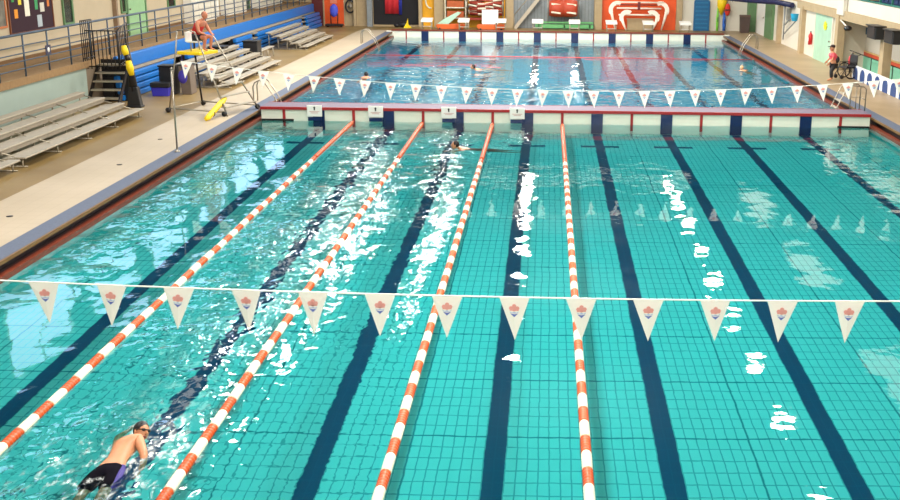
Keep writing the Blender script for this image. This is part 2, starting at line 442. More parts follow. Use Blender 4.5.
# notices hung over the edge
def notice(x, label):
    t = empty('notice_board', (x, -.05, .42), 0, label, 'sign', 'white notices on the bulkhead edge')
    b = MB(); b.box((-.225, -.035, -.27), (.225, -.01, .07)); b.build('panel', white, t, .008)
    b = MB(); b.ball((0, -.038, .0), (.03, .006, .03)); b.box((-.02, -.042, -.08), (.02, -.035, -.02)); b.build('pictogram', black, t)
    b = MB()
    for z, wd in ((-.12, .30), (-.16, .22)): b.box((-wd/2, -.04, z-.006), (wd/2, -.035, z+.006))
    b.build('text_lines', mat('faded_red_print', (190,120,110), .6), t)
    b = MB(); b.box((-.2, -.03, -.40), (.2, -.005, -.29)); b.build('grip_block', navy, t)
for x, l in ((-7.46, 'white notice on bulkhead nearest the left wall'), (-5.62, 'white notice just left of the lane 2 target'),
             (-3.42, 'white notice left of the third navy target, right of the middle rope'), (-1.36, 'white notice left of fourth navy target, last of the four')):
    notice(x, l)

# far end wall of the pool
b = MB(); b.box((XL-.4, YF, -3.2), (XR+.4, YF+.25, .36)); struct('wall_pool_far', b, panel_w)
b = MB(); b.box((XL-.1, YF-.05, .36), (XR+.1, YF+.3, .44)); struct('trim_pool_far_edge', b, red_lip)
for i in range(-4, 4):
    b = MB(); xc = (i+.5)*L; b.box((xc-.2, YF-.02, -3.0), (xc+.2, YF+.05, .355)); struct('trim_far_lane_target', b, navy)
for i in range(-4, 5):
    b = MB(); xc = i*L; b.box((xc-.035, YF-.02, -1.0), (xc+.035, YF+.05, .355)); struct('trim_far_lane_divider', b, red_tile)

# ------------------------------------------------------------------ lane ropes
blk = .39
def float_mesh(nm, m, ribs):
    b = MB(); pr = [(.012, -blk/2)]
    n = 6
    for k in range(n):
        t0 = -blk/2 + blk*k/n; w_ = blk/n
        d = .013 if ribs else .005
        pr += [(.060-d, t0+.002), (.060, t0+w_*.25), (.060, t0+w_*.75), (.060-d, t0+w_-.002)]
    pr.append((.012, blk/2))
    b.lathe(pr, axis='y', n=14)
    return b.mesh(nm, m)
fr_me = float_mesh('orange_float', float_r, True); fw_me = float_mesh('white_float', float_w, False)
rope_lab = {-3: 'orange and white lane rope nearest the left pool wall', -2: 'second orange and white lane rope from the left, between the two churned lanes',
            -1: 'third orange and white lane rope from the left, slanting down to the bottom edge', 0: 'rightmost orange and white lane rope, almost upright in view'}
phase = {-3: .10, -2: .30, -1: .0, 0: -20.93 % .78}
for i in (-3, -2, -1, 0):
    t = empty('lane_rope', (i*L, 0, 0), 0, rope_lab[i], 'lane rope', 'lane ropes across the near pool')
    b = MB(); b.tube([(0, YN, .01), (0, -.02, .02)], .012, 6); b.build('cable', steel, t)
    b = MB(); b.tube([(0,-.05,.02),(0,-.35,.02)], .022, 8); b.build('end_hook', float_r, t)
    y = -.35 - blk/2
    while y > -6.0:
        o = bpy.data.objects.new('orange_float', fr_me); COL.objects.link(o); o.parent = t; o.location = (0, y, .005); y -= blk
    # continue in alternating blocks, phase locked to the photo for the right rope
    ph = phase[i]; y0 = y
    k = math.floor((y0 - ph) / .39)
    while True:
        yy = ph + k*.39
        if yy > y0 + .02: k -= 1; continue
        if yy < YN + .3: break
        o = bpy.data.objects.new('orange_float' if k % 2 == 0 else 'white_float', fr_me if k % 2 == 0 else fw_me)
        COL.objects.link(o); o.parent = t; o.location = (0, yy, .005 + .008*math.sin(yy*1.7+i)); k -= 1

# thin red line across the far pool
t = empty('crossing_line', (0, 19.9, .03), 0, 'thin red line stretched straight across the far pool', 'rope')
b = MB(); b.tube([(XL+.05,0,0),(XR-.05,0,0)], .018, 8); b.build('rope', mat('red_cord', (214,70,66), .5), t)
for s in (XL+.06, XR-.06):
    b = MB(); b.ball((s,0,.02), .05); b.build('hook', steel, t)

# ------------------------------------------------------------------ pennants
pen_m = mat('ivory_pennant', (246,243,232), .7, var=.02)
b = MB(); wdt, hgt = .30, .43
b.raw([(-wdt/2,0,0),(wdt/2,0,0),(wdt/2*.5,.004,-hgt*.5),(0,0,-hgt),(-wdt/2*.5,.004,-hgt*.5),(0,-.012,-hgt*.4)], [(0,1,5),(1,2,5),(2,3,5),(3,4,5),(4,0,5)])
pen_me = b.mesh('pennant', pen_m)
sol = None
redp = mat('red_print', (232,160,150), .6); bluepr = mat('blue_print', (104,120,190), .6); skyp = mat('pale_blue_print', (180,200,226), .6)
b = MB()
yq = -.016
for (cx, cz, r_) in ((0, -.085, .022), (-.032, -.105, .02), (.032, -.105, .02), (0, -.118, .02)):
    b.prism([(cx+r_*math.cos(a*PI/4), cz+r_*math.sin(a*PI/4)) for a in range(8)], 'y', yq-.003, yq)
b.box((-.045, yq-.003, -.131), (.045, yq, -.123), 0)
b.prism([(-.045,-.138),(-.02,-.150),(0,-.140),(.02,-.150),(.045,-.138),(.036,-.152),(0,-.158),(-.036,-.152)], 'y', yq-.003, yq, 2)
b.prism([(-.038,-.158),(0,-.166),(.038,-.158),(0,-.195)], 'y', yq-.003, yq, 1)
emb_me = b.mesh('emblem', [redp, bluepr, skyp])
def pennant_line(name, y, x0, x1, zf, xs, label, posts):
    t = empty(name, (0, y, 0), 0, label, 'pennant string', 'backstroke pennant strings')
    n = 48
    b = MB(); b.tube([(x0+(x1-x0)*k/n, 0, zf(x0+(x1-x0)*k/n)) for k in range(n+1)], .008, 6); b.build('string', pen_m, t)
    for k, x in enumerate(xs):
        o = bpy.data.objects.new('pennant', pen_me); COL.objects.link(o); o.parent = t
        sl = math.atan((zf(x+.1)-zf(x-.1))/.2)
        rz = random.uniform(-.14, .14)
        o.location = (x, 0, zf(x)); o.rotation_euler = (random.uniform(-.08,.08), -sl + random.uniform(-.06,.06), rz)
        e = bpy.data.objects.new('emblem', emb_me); COL.objects.link(e); e.parent = o
    return t
near_z = lambda x: 2.01 + .0027*(x-.6)**2
far_z = lambda x: 1.655 + .0061*(x-.35)**2
pennant_line('pennant_string', -23.45, -12.5, 11.0, near_z, [-.117 + .651*k for k in range(-12, 13)], 'near pennant string with large ivory flags above the swimmer', None)
pennant_line('pennant_string', -5.0, -9.7, 9.9, far_z, [.07 + .648*k for k in range(-15, 16)], 'far pennant string with small flags hanging before the bulkhead', None)
def post(x, y, h, label):
    t = empty('pennant_post', (x, y, DZ), 0, label, 'post')
    b = MB(); b.tube([(0,0,0),(0,0,h)], .022, 10); b.build('pole', steel, t)
    b = MB(); b.lathe([(0,0),(.07,0),(.07,.02),(.03,.03),(.026,.07),(0,.07)], n=14); b.build('base_socket', steel, t)
    b = MB(); b.ball((0,0,h), .03); b.build('cap', steel, t)
post(-9.42, -6.9, 2.0, 'tall thin steel post on the blue grating at the left poolside')
post(9.95, -5.0, 1.95, 'steel post at the right poolside holding the far pennants')
post(-12.5, -23.45, 2.2, 'steel post on the left deck holding the near pennants')
post(11.0, -23.45, 2.0, 'steel post on the right deck holding the near pennants')
# ------------------------------------------------------------------ people
def skin_body(name, nodes, edges, m, parent=None, levels=2, extra=None):
    """nodes: {key: (pos, radius)}; first key is the root."""
    keys = list(nodes); me = bpy.data.meshes.new(name)
    me.from_pydata([nodes[k][0] for k in keys], [(keys.index(a), keys.index(b)) for a, b in edges], [])
    o = bpy.data.objects.new(name, me); COL.objects.link(o)
    md = o.modifiers.new('skin', 'SKIN'); md.use_smooth_shade = True
    if not me.skin_vertices: me.skin_vertices.new()
    for i, k in enumerate(keys):
        r = nodes[k][1]; me.skin_vertices[0].data[i].radius = r if isinstance(r, tuple) else (r, r)
        me.skin_vertices[0].data[i].use_root = (i == 0)
    s = o.modifiers.new('sub', 'SUBSURF'); s.levels = levels; s.render_levels = levels
    dg = bpy.context.evaluated_depsgraph_get(); dg.update()
    ev = o.evaluated_get(dg); nm = bpy.data.meshes.new_from_object(ev)
    bpy.data.objects.remove(o); bpy.data.meshes.remove(me)
    if extra:
        bm = bmesh.new(); bm.from_mesh(nm)
        em = extra.mesh('x', m); bm.from_mesh(em); bm.to_mesh(nm); bm.free(); bpy.data.meshes.remove(em)
    nm.materials.clear(); nm.materials.append(m)
    for p in nm.polygons: p.use_smooth = True; p.material_index = 0
    ob = bpy.data.objects.new(name, nm); COL.objects.link(ob)
    if parent is not None: ob.parent = parent
    return ob

def head_geo(mb, c, fwd, up):
    """skull, jaw, nose and ears; returns frame"""
    fwd = Vector(fwd).normalized(); up = Vector(up); up = (up - fwd*up.dot(fwd)).normalized(); rt = fwd.cross(up)
    Mx = Matrix((rt, fwd, up)).transposed()
    c = Vector(c)
    mb.ball(c, (.074, .094, .105), Mx, 18, 12)
    mb.ball(c + Mx @ Vector((0, .028, -.055)), (.055, .058, .062), Mx, 14, 9)
    mb.tube([c + Mx @ Vector((0, .088, .012)), c + Mx @ Vector((0, .108, -.022)), c + Mx @ Vector((0, .088, -.032))], [.009, .015, .010], 8)
    for s in (-1, 1): mb.ball(c + Mx @ Vector((s*.074, -.005, -.005)), (.012, .020, .032), Mx, 8, 6)
    return Mx
def face_parts(parent, c, Mx):
    c = Vector(c)
    for s in (-1, 1):
        b = MB(); b.ball(c + Mx @ Vector((s*.03, .083, .012)), (.012, .010, .008), Mx, 8, 6); b.build('eye', mat('eye_dark', (30,24,22), .3), parent)
    b = MB(); b.ball(c + Mx @ Vector((0, .082, -.058)), (.022, .008, .006), Mx, 8, 6); b.build('mouth', mat('lips', (150,70,64), .5), parent)
def hand_geo(mb, w_, d, n_, thumb=1):
    """w_: wrist, d: pointing direction, n_: palm normal"""
    w_ = Vector(w_); d = Vector(d).normalized(); n_ = Vector(n_); n_ = (n_ - d*n_.dot(d)).normalized(); s = d.cross(n_)
    Mx = Matrix((s, d, n_)).transposed()
    mb.ball(w_ + d*.045, (.040, .055, .016), Mx, 10, 7)
    for k, (off, ln) in enumerate(((-.029, .060), (-.010, .074), (.010, .069), (.028, .054))):
        p = w_ + d*.085 + s*off
        q = p + d*ln*.5 + n_*(.008) + s*off*.2; e = q + d*ln*.42 + n_*.024
        mb.tube([p - d*.02, p, q, e], [.009, .009, .008, .006], 6)
    p = w_ + d*.025 - s*.034*thumb; q = p + d*.030 - s*.026*thumb + n_*.006; e = q + d*.030 - s*.006*thumb + n_*.014
    mb.tube([p + s*.01*thumb, p, q, e], [.011, .011, .010, .007], 6)

# crawl swimmer, swimming away from the camera, breathing to the right
sw = empty('person', (-4.98, -23.15, -.005), .0, 'person swimming crawl in black cap, goggles and dark shorts', 'person')
sw.rotation_euler = (.0, 0, 0)
nodes = {'pel': ((0,0,-.07), (.135,.10)), 'wai': ((.0,.20,-.03), (.115,.095)), 'che': ((.0,.40,.02), (.140,.115)), 'ups': ((.0,.52,.03), (.115,.095)), 'nec': ((.01,.61,.035), .058), 'nk2': ((.035,.68,.045), .052),
 'shR': ((.13,.49,.10), .066), 'elR': ((.25,.29,.02), .045), 'foR': ((.28,.18,-.08), .038), 'wrR': ((.28,.07,-.16), .027),
 'shL': ((-.135,.54,-.06), .060), 'elL': ((-.22,.82,-.07), .045), 'wrL': ((-.16,1.06,-.10), .028),
 'hiR': ((.09,-.08,-.06), .095), 'knR': ((.11,-.50,-.09), .062), 'caR': ((.11,-.66,-.12), .055), 'anR': ((.10,-.92,-.16), .036), 'foR2': ((.10,-1.10,-.14), .026),
 'hiL': ((-.09,-.08,-.07), .095), 'knL': ((-.12,-.49,-.15), .062), 'caL': ((-.13,-.66,-.20), .055), 'anL': ((-.14,-.90,-.27), .036), 'foL2': ((-.14,-1.08,-.27), .026)}
edges = [('pel','wai'),('wai','che'),('che','ups'),('ups','nec'),('nec','nk2'),('ups','shR'),('shR','elR'),('elR','foR'),('foR','wrR'),('ups','shL'),('shL','elL'),('elL','wrL'),
 ('pel','hiR'),('hiR','knR'),('knR','caR'),('caR','anR'),('anR','foR2'),('pel','hiL'),('hiL','knL'),('knL','caL'),('caL','anL'),('anL','foL2')]
ex = MB(); hc = (.06,.775,.055); HM = head_geo(ex, hc, (.74,-.50,.30), (-.05,.62,.75))
hand_geo(ex, (.28,.06,-.165), (-.1,-.6,-.75), (-.9,0,.1)); hand_geo(ex, (-.16,1.06,-.10), (.1,1,-.15), (0,0,-1))
skin_body('body', nodes, edges, skin, sw, 2, ex)
hcv = Vector(hc)
b = MB(); vs = []
b.ball(hcv + HM @ Vector((0,-.018,.026)), (.083,.097,.098), HM, 18, 12); b.build('swim_cap', black, sw)
g = MB()
for s in (-1, 1): g.ball(hcv + HM @ Vector((s*.033,.086,.014)), (.026,.016,.018), HM, 10, 7)
g.tube([hcv + HM @ Vector((.080*math.cos(a), .10*math.sin(a)*1.02, .016)) for a in [k*2*PI/20 for k in range(21)]], .007, 6)
g.build('goggles', blackm, sw)
b = MB(); b.ball(hcv + HM @ Vector((0,.082,-.06)), (.022,.010,.010), HM, 8, 6); b.build('mouth', mat('lips', (150,70,64), .5), sw)
sh_m = mat('violet_black_shorts', (10,8,18), .9, var=.35, scale=5); sh_m.node_tree.nodes['Principled BSDF'].inputs['Specular IOR Level'].default_value = .08
skin_body('shorts', {'a': ((0,.08,-.055), (.140,.112)), 'a2': ((0,-.02,-.07), (.152,.116)), 'r': ((.09,-.10,-.055), (.125,.120)), 'r2': ((.11,-.44,-.085), (.105,.098)), 'l': ((-.09,-.10,-.065), (.125,.120)), 'l2': ((-.12,-.44,-.14), (.105,.098))},
  [('a','a2'),('a2','r'),('r','r2'),('a2','l'),('l','l2')], sh_m, sw, 2)

skin_body('shorts_side_panel', {'a': ((.070,.09,-.055), (.075,.095)), 'b': ((.135,-.12,-.06), (.088,.11)), 'c': ((.155,-.43,-.09), (.07,.09))}, [('a','b'),('b','c')], mat('violet_panel', (44,26,120), .6), sw)
# lifeguard chair (faces the water, +x)
CX, CY, CR = -10.9, .0, -.33
ch = empty('lifeguard_chair', (CX, CY, DZ), CR, 'tall steel lifeguard chair with yellow platform and ladder', 'lifeguard chair')
def part(mb, name, m, parent, bevel=0): return mb.build(name, m, parent, bevel)
b = MB(); b.tube([(-.52,-.82,0),(-.42,-.46,1.70),(-.36,-.40,2.36)], .022, 8); part(b, 'leg', steel, ch)
b = MB(); b.tube([(-.50,.80,0),(-.42,.46,1.70),(-.36,.40,2.36)], .030, 8); part(b, 'leg', blackm, ch)
for q in (-1, 1):
    b = MB(); b.tube([(1.50,q*.82,0),(.55,q*.46,1.72),(.24,q*.38,2.34)], .024, 8); part(b, 'ladder_rail', steel, ch)
for k in range(5):
    t_ = .14 + k*.17; x_ = 1.50 + (.55-1.50)*t_; z_ = 1.72*t_; w_ = .82 + (.46-.82)*t_
    b = MB(); b.rbox((x_, 0, z_), (.15, 2*w_, .03)); part(b, 'rung', alu, ch)
for q in (-1, 1):
    b = MB(); b.tube([(-.52,q*.82,.12),(1.44,q*.82,.12)], .022, 8); part(b, 'base_frame', alu_fr, ch)
b = MB(); b.tube([(-.52,-.82,.12),(-.52,.82,.12)], .022, 8); part(b, 'base_frame', alu_fr, ch)
for q in (-1, 1):
    for x in (-.52, 1.42):
        b = MB(); b.lathe([(.0,-.03),(.075,-.03),(.075,.03),(0,.03)], c=(x,q*.86,.075), axis='y', n=14); part(b, 'wheel', black, ch)
b = MB(); b.box((-.38,-.46,1.67),(.42,.46,1.77)); part(b, 'platform', yellow, ch, .02)
b = MB(); b.box((-.20,-.22,2.01),(.20,.22,2.06)); b.box((-.24,-.22,2.03),(-.19,.22,2.32)); part(b, 'seat', white, ch, .015)
for q in (-1, 1):
    b = MB(); b.tube([(-.05,q*.2,1.77),(-.05,q*.2,2.01)], .02, 6); part(b, 'seat_support', steel, ch)
    b = MB(); b.tube([(-.36,q*.40,2.36),(-.1,q*.40,2.40),(.24,q*.38,2.34)], .02, 8); part(b, 'armrest', steel, ch)
bag = tag(MB().ball((0,0,0),(.14,.09,.20)).tube([(0,0,.16),(.0,.03,.45),(0,.05,.62)], .012, 6).build('drawstring_bag', purple), 'violet bag hanging under the lifeguard chair platform', 'bag')
bag.location = (CX-.42, CY-.18, DZ+1.0)
# lifeguard sitting
lg = empty('person', (CX+.0, CY, DZ+2.06), CR, 'person in red tank top and black shorts sitting on the tall lifeguard chair', 'person')
nodes = {'pel': ((0,0,.10), (.135,.115)), 'wai': ((.03,0,.27), (.13,.105)), 'che': ((.14,0,.44), (.160,.125)), 'ups': ((.21,0,.54), (.125,.10)), 'nec': ((.27,0,.61), .056), 'nk2': ((.30,0,.66), .052),
 'shR': ((.20,-.19,.51), .066), 'elR': ((.28,-.24,.27), .046), 'wrR': ((.44,-.13,.20), .028),
 'shL': ((.20,.19,.51), .066), 'elL': ((.30,.25,.28), .046), 'wrL': ((.46,.10,.22), .028),
 'hiR': ((.10,-.10,.09), .088), 'knR': ((.44,-.15,.13), .060), 'caR': ((.40,-.15,-.03), .052), 'anR': ((.36,-.15,-.22), .036), 'toR': ((.50,-.16,-.262), .026),
 'hiL': ((.10,.10,.09), .088), 'knL': ((.44,.15,.13), .060), 'caL': ((.41,.15,-.03), .052), 'anL': ((.38,.15,-.22), .036), 'toL': ((.52,.16,-.262), .026)}
e2 = [('pel','wai'),('wai','che'),('che','ups'),('ups','nec'),('nec','nk2'),('ups','shR'),('shR','elR'),('elR','wrR'),('ups','shL'),('shL','elL'),('elL','wrL'),
 ('pel','hiR'),('hiR','knR'),('knR','caR'),('caR','anR'),('anR','toR'),('pel','hiL'),('hiL','knL'),('knL','caL'),('caL','anL'),('anL','toL')]
ex = MB(); hc = (.35,0,.75); HM = head_geo(ex, hc, (1,-.1,-.45), (.3,0,1))
hand_geo(ex, (.44,-.13,.20), (.8,.4,-.2), (0,0,-1)); hand_geo(ex, (.46,.10,.22), (.8,-.4,-.2), (0,0,-1), -1)
skin_body('body', nodes, e2, skin2, lg, 2, ex); face_parts(lg, hc, HM)
b = MB(); b.ball(Vector(hc) + HM @ Vector((0,-.03,.012)), (.080,.078,.088), HM, 14, 9); b.build('cropped_hair', mat('grey_stubble', (150,100,78), .7), lg)
skin_body('tank_top', {'a': ((.0,0,.12), (.165,.145)), 'b': ((.05,0,.28), (.17,.15)), 'c': ((.14,0,.44), (.195,.155)), 'd': ((.20,0,.54), (.165,.125))}, [('a','b'),('b','c'),('c','d')], mat('red_jersey', (196,40,36), .7, var=.1), lg)
skin_body('shorts', {'a': ((0,0,.08), (.155,.13)), 'r': ((.12,-.105,.09), .104), 'r2': ((.32,-.135,.11), .088), 'l': ((.12,.105,.09), .104), 'l2': ((.32,.135,.11), .088)}, [('a','r'),('r','r2'),('a','l'),('l','l2')], black, lg)

# woman standing at the right deck, turned left, leaning on one leg
wo = empty('person', (10.42, 9.6, DZ), 0, 'person in pink shirt, dark cap and black trousers on the right deck', 'person')
nodes = {'pel': ((.06,0,.66), (.125,.115)), 'wai': ((.03,0,.82), (.115,.10)), 'che': ((-.01,0,.98), (.135,.11)), 'ups': ((-.02,0,1.06), (.115,.09)), 'nec': ((-.03,0,1.12), .046), 'nk2': ((-.035,0,1.16), .044),
 'shR': ((-.02,.15,1.04), .055), 'elR': ((-.06,.19,.84), .038), 'wrR': ((-.17,.14,.74), .026),
 'shL': ((-.02,-.15,1.04), .055), 'elL': ((-.05,-.19,.83), .038), 'wrL': ((-.16,-.16,.70), .026),
 'hiR': ((.05,.09,.62), .085), 'knR': ((.0,.10,.34), .058), 'anR': ((.06,.10,.06), .036), 'toR': ((-.09,.10,.03), .028),
 'hiL': ((.05,-.09,.62), .085), 'knL': ((-.05,-.10,.36), .058), 'anL': ((-.03,-.10,.06), .036), 'toL': ((-.18,-.10,.03), .028)}
e3 = [('pel','wai'),('wai','che'),('che','ups'),('ups','nec'),('nec','nk2'),('ups','shR'),('shR','elR'),('elR','wrR'),('ups','shL'),('shL','elL'),('elL','wrL'),
 ('pel','hiR'),('hiR','knR'),('knR','anR'),('anR','toR'),('pel','hiL'),('hiL','knL'),('knL','anL'),('anL','toL')]
ex = MB(); hc = (-.05,0,1.24); HM = head_geo(ex, hc, (-1,-.15,-.15), (0,0,1))
hand_geo(ex, (-.17,.14,.74), (-.6,0,-.8), (0,-1,0)); hand_geo(ex, (-.16,-.16,.70), (-.5,0,-.8), (0,1,0), -1)
skin_body('body', nodes, e3, skin, wo, 2, ex); face_parts(wo, hc, HM)
skin_body('shirt', {'a': ((.05,0,.72), (.14,.13)), 'b': ((.03,0,.84), (.135,.118)), 'c': ((-.01,0,.98), (.155,.128)), 'd': ((-.02,0,1.06), (.13,.10)),
  'r': ((-.02,.16,1.03), .068), 'r2': ((-.05,.19,.88), .056), 'l': ((-.02,-.16,1.03), .068), 'l2': ((-.045,-.19,.88), .056)}, [('a','b'),('b','c'),('c','d'),('d','r'),('r','r2'),('d','l'),('l','l2')], mat('coral_shirt', (240,92,104), .7, var=.05), wo)
skin_body('trousers', {'a': ((.06,0,.66), (.145,.13)), 'r': ((.05,.095,.58), .10), 'rk': ((.0,.10,.34), .075), 'ra': ((.055,.10,.10), .058), 'l': ((.05,-.095,.58), .10), 'lk': ((-.05,-.10,.36), .075), 'la': ((-.03,-.10,.10), .058)},
  [('a','r'),('r','rk'),('rk','ra'),('a','l'),('l','lk'),('lk','la')], black, wo)
b = MB(); b.ball((-.03,0,1.30), (.098,.09,.075)); b.rbox((-.15,0,1.29), (.12,.13,.015)); b.build('cap', mat('brown_black_cap', (50,32,28), .7), wo)

# swimmers further off: head, shoulders and arms at the surface
def far_swimmer(x, y, cap, label, rz=0.0, arm=True):
    t = empty('person', (x, y, .0), rz, label, 'person')
    nd = {'pel': ((0,-.55,-.16), (.13,.10)), 'wai': ((0,-.34,-.12), (.12,.10)), 'che': ((0,-.12,-.07), (.15,.11)), 'ups': ((0,-.02,-.05), (.12,.09)), 'nec': ((0,.07,-.01), .052), 'nk2': ((0,.11,.02), .048),
      'shR': ((.18,-.03,-.04), .062), 'elR': ((.34,.14,-.05), .042), 'wrR': ((.30,.36,-.10), .027),
      'shL': ((-.18,-.03,-.05), .062), 'elL': ((-.33,.12,-.08), .042), 'wrL': ((-.26,.34,-.14), .027),
      'hiR': ((.09,-.66,-.18), .085), 'knR': ((.10,-1.02,-.24), .058), 'anR': ((.10,-1.42,-.32), .034), 'toR': ((.10,-1.6,-.34), .026),
      'hiL': ((-.09,-.66,-.18), .085), 'knL': ((-.10,-1.02,-.26), .058), 'anL': ((-.10,-1.42,-.36), .034), 'toL': ((-.10,-1.6,-.38), .026)}
    ex = MB(); hc = (0,.17,.09); HM = head_geo(ex, hc, (0,1,.1), (0,-.1,1))
    hand_geo(ex, nd['wrR'][0], (-.1,1,-.1), (0,0,-1)); hand_geo(ex, nd['wrL'][0], (.1,1,-.1), (0,0,-1), -1)
    skin_body('body', nd, e3, skin, t, 1, ex); face_parts(t, hc, HM)
    b = MB(); b.ball(Vector(hc) + HM @ Vector((0,-.02,.022)), (.084,.094,.098), HM, 14, 9); b.build('swim_cap' if cap != hair_m else 'hair', cap, t)
far_swimmer(-7.71, 11.3, black, 'person in the far pool at left with black cap')
far_swimmer(-3.48, 14.7, hair_m, 'person with dark hair swimming in the middle of the far pool', PI/2)
far_swimmer(8.05, 15.6, mat('tan_cap', (206,170,130), .6), 'person with bare pale head near the right wall of far pool', .2)
far_swimmer(-2.72, -4.3, hair_m, 'person with dark hair in the near pool close to the bulkhead', PI/2)
far_swimmer(5.95, 1.55, mat('coral_cap', (232,120,90), .6), 'person with coral cap just behind the bulkhead', -PI/2)
# ------------------------------------------------------------------ left side furniture
# near bleachers
def bleacher(name, y0, y1, x_front, tiers, label, dx=.55, z0=.25, dz=.15, group=None, foot=True):
    Lh = (y1-y0)/2; t = empty(name, (x_front, (y0+y1)/2, DZ), 0, label, 'bleacher', group)
    nb = max(2, int((y1-y0)/1.8)+1)
    for k in range(tiers):
        x = -.12 - dx*k; z = z0 + dz*k
        b = MB(); b.box((x-.13, -Lh, z-.04), (x+.13, Lh, z)); part(b, 'seat_plank', alu, t, .008)
        if foot and k > 0:
            b = MB(); b.box((x+.14, -Lh+.05, z-dz-.04-.03), (x+dx-.14, Lh-.05, z-dz-.04)); part(b, 'foot_plank', alu, t)
            b = MB(); b.box((x+.10, -Lh+.05, z-.13), (x+.12, Lh-.05, z-.05)); part(b, 'riser_board', mat('aluminium_riser', (140,130,114), .5, .2), t)
    for j in range(nb):
        y = -Lh+.12 + (2*Lh-.24)*j/(nb-1)
        b = MB()
        b.tube([(-.02,y,.02),(-.12-dx*tiers+.3,y,.02)], .018, 6)
        for k in range(tiers):
            x = -.12 - dx*k; z = z0 + dz*k
            b.tube([(x,y,.0),(x,y,z-.04)], .02, 6)
        b.tube([(-.12,y,z0-.06),(-.12-dx*(tiers-1),y,z0+dz*(tiers-1)-.06)], .016, 6)
        part(b, 'frame', alu_fr, t)
    return t
bleacher('bleacher', -9.15, -1.5, -12.08, 4, 'long low aluminium bleacher under the gallery wall at left', group='aluminium bleachers')
bleacher('bleacher', -16.5, -9.4, -12.08, 4, 'aluminium bleacher cut by the left edge of the view', group='aluminium bleachers')
bleacher('bleacher', 5.0, 12.6, -11.35, 5, 'aluminium bleacher behind the lifeguard chair', group='aluminium bleachers', z0=.20, dz=.15, dx=.42)
bleacher('bleacher', 19.0, 25.6, -11.6, 5, 'aluminium bleacher farthest off, before the long blue seating', group='aluminium bleachers', z0=.17, dz=.15, dx=.42)
t = empty('bench', (-12.6, 14.8, DZ), 0, 'narrow aluminium bench standing between two bleachers', 'bench')
b = MB(); b.box((-.14,-.9,.40),(.14,1.4,.44)); part(b, 'seat', alu, t, .01)
for y in (-.7, .3, 1.2):
    b = MB(); b.tube([(-.12,y,0),(-.1,y,.4)], .016, 6); b.tube([(.12,y,0),(.1,y,.4)], .016, 6); part(b, 'leg', alu_fr, t)

# retracted blue seating
def blue_bank(y0, y1, z1, rows, label, x=-13.75):
    Lh = (y1-y0)/2; t = empty('folded_seating', (x, (y0+y1)/2, DZ), 0, label, 'folded seating', 'blue folded seating blocks')
    h = (z1-DZ)/rows
    for k in range(rows):
        b = MB(); z = h*k; b.box((-.16-.04*k, -Lh, z+.02), (0-.04*k, Lh, z+h-.015)); part(b, 'seat_row', blue_seat, t, .03)
    b = MB(); b.box((-.5,-Lh+.05,0),(-.3,Lh-.05,z1-DZ-.03)); part(b, 'understructure', black, t)
    return t
blue_bank(1.5, 7.0, 1.10, 4, 'blue folded seating block between the stairs and the grey bin')
blue_bank(8.6, 10.6, 1.08, 4, 'blue folded seating block right behind the lifeguard chair')
blue_bank(15.3, 18.0, 1.10, 4, 'short blue folded seating block right of the black boxes')
blue_bank(19.0, 28.6, 1.08, 4, 'long blue folded seating block behind the farthest bleacher')
blue_bank(29.9, 33.6, 1.14, 4, 'blue folded seating block next to the dark red door')
for y, l in ((11.5, 'black gap unit of racks between blue blocks behind chair'), (18.5, 'black rack between the short and the long blue seating'), (29.2, 'black rack beside the farthest blue seating')):
    t = empty('rack', (-13.95, y, DZ), 0, l, 'rack')
    for k in range(4):
        b = MB(); b.box((-.3,-.35,.1+.22*k),(.1,.35,.15+.22*k)); part(b, 'shelf', alu_fr, t)
    b = MB(); b.box((-.34,-.38,0),(-.3,.38,.92)); part(b, 'back_panel', black, t)
t = empty('upper_bench', (-14.25, 18, 1.0), 0, 'long bright blue bench back running along the gallery edge', 'bench')
b = MB(); b.box((-.10,-15.6,.15),(.06,15.6,.60)); part(b, 'backrest', blue_seat, t, .04)
b = MB(); b.box((-.20,-15.6,.03),(.10,15.6,.15)); part(b, 'seat', mat('grey_bench_base', (150,140,124), .7), t)
b = MB(); b.box((-.24,-15.6,-.69),(-.21,15.6,.10)); part(b, 'support', mat('bench_support', (92,84,74), .7), t)

# stairs to the gallery
t = empty('stairs', (-14.0, .75, DZ), 0, 'dark steel stairs with tall barred guard up to the gallery', 'stairs')
for k in range(5):
    b = MB(); b.box((-.45,-.30+.22*k,.20+.235*k),(.45,.02+.22*k,.24+.235*k)); part(b, 'tread', alu_fr, t)
for x in (-.47, .47):
    b = MB(); b.prism([(-.32,0),(-.22,0),(.85,1.2),(.85,1.32),(-.32,.16)], 'x', x-.02, x+.02); part(b, 'stringer', blackm, t)
b = MB(); b.box((-.44,.9,0),(.44,.94,1.3)); part(b, 'back_panel', black, t)
def guard(pts, n, z0, h, name='guard_rail'):
    b = MB(); P0, P1 = Vector(pts[0]), Vector(pts[1])
    for k in range(n+1):
        p = P0.lerp(P1, k/n); b.tube([(p.x,p.y,p.z),(p.x,p.y,p.z+h)], .014, 6)
    b.tube([P0+Vector((0,0,h)), P1+Vector((0,0,h))], .02, 6); b.tube([P0+Vector((0,0,.08)), P1+Vector((0,0,.08))], .016, 6)
    part(b, name, blackm, t)
guard(((-.47,-.05,1.1),(.5,-.05,1.1)), 8, 0, 1.15); guard(((.48,-.05,1.1),(.48,.85,1.3)), 7, 0, 1.15); guard(((-.47,-.35,1.35),(-.47,.5,1.35)), 6, 0, 1.2)

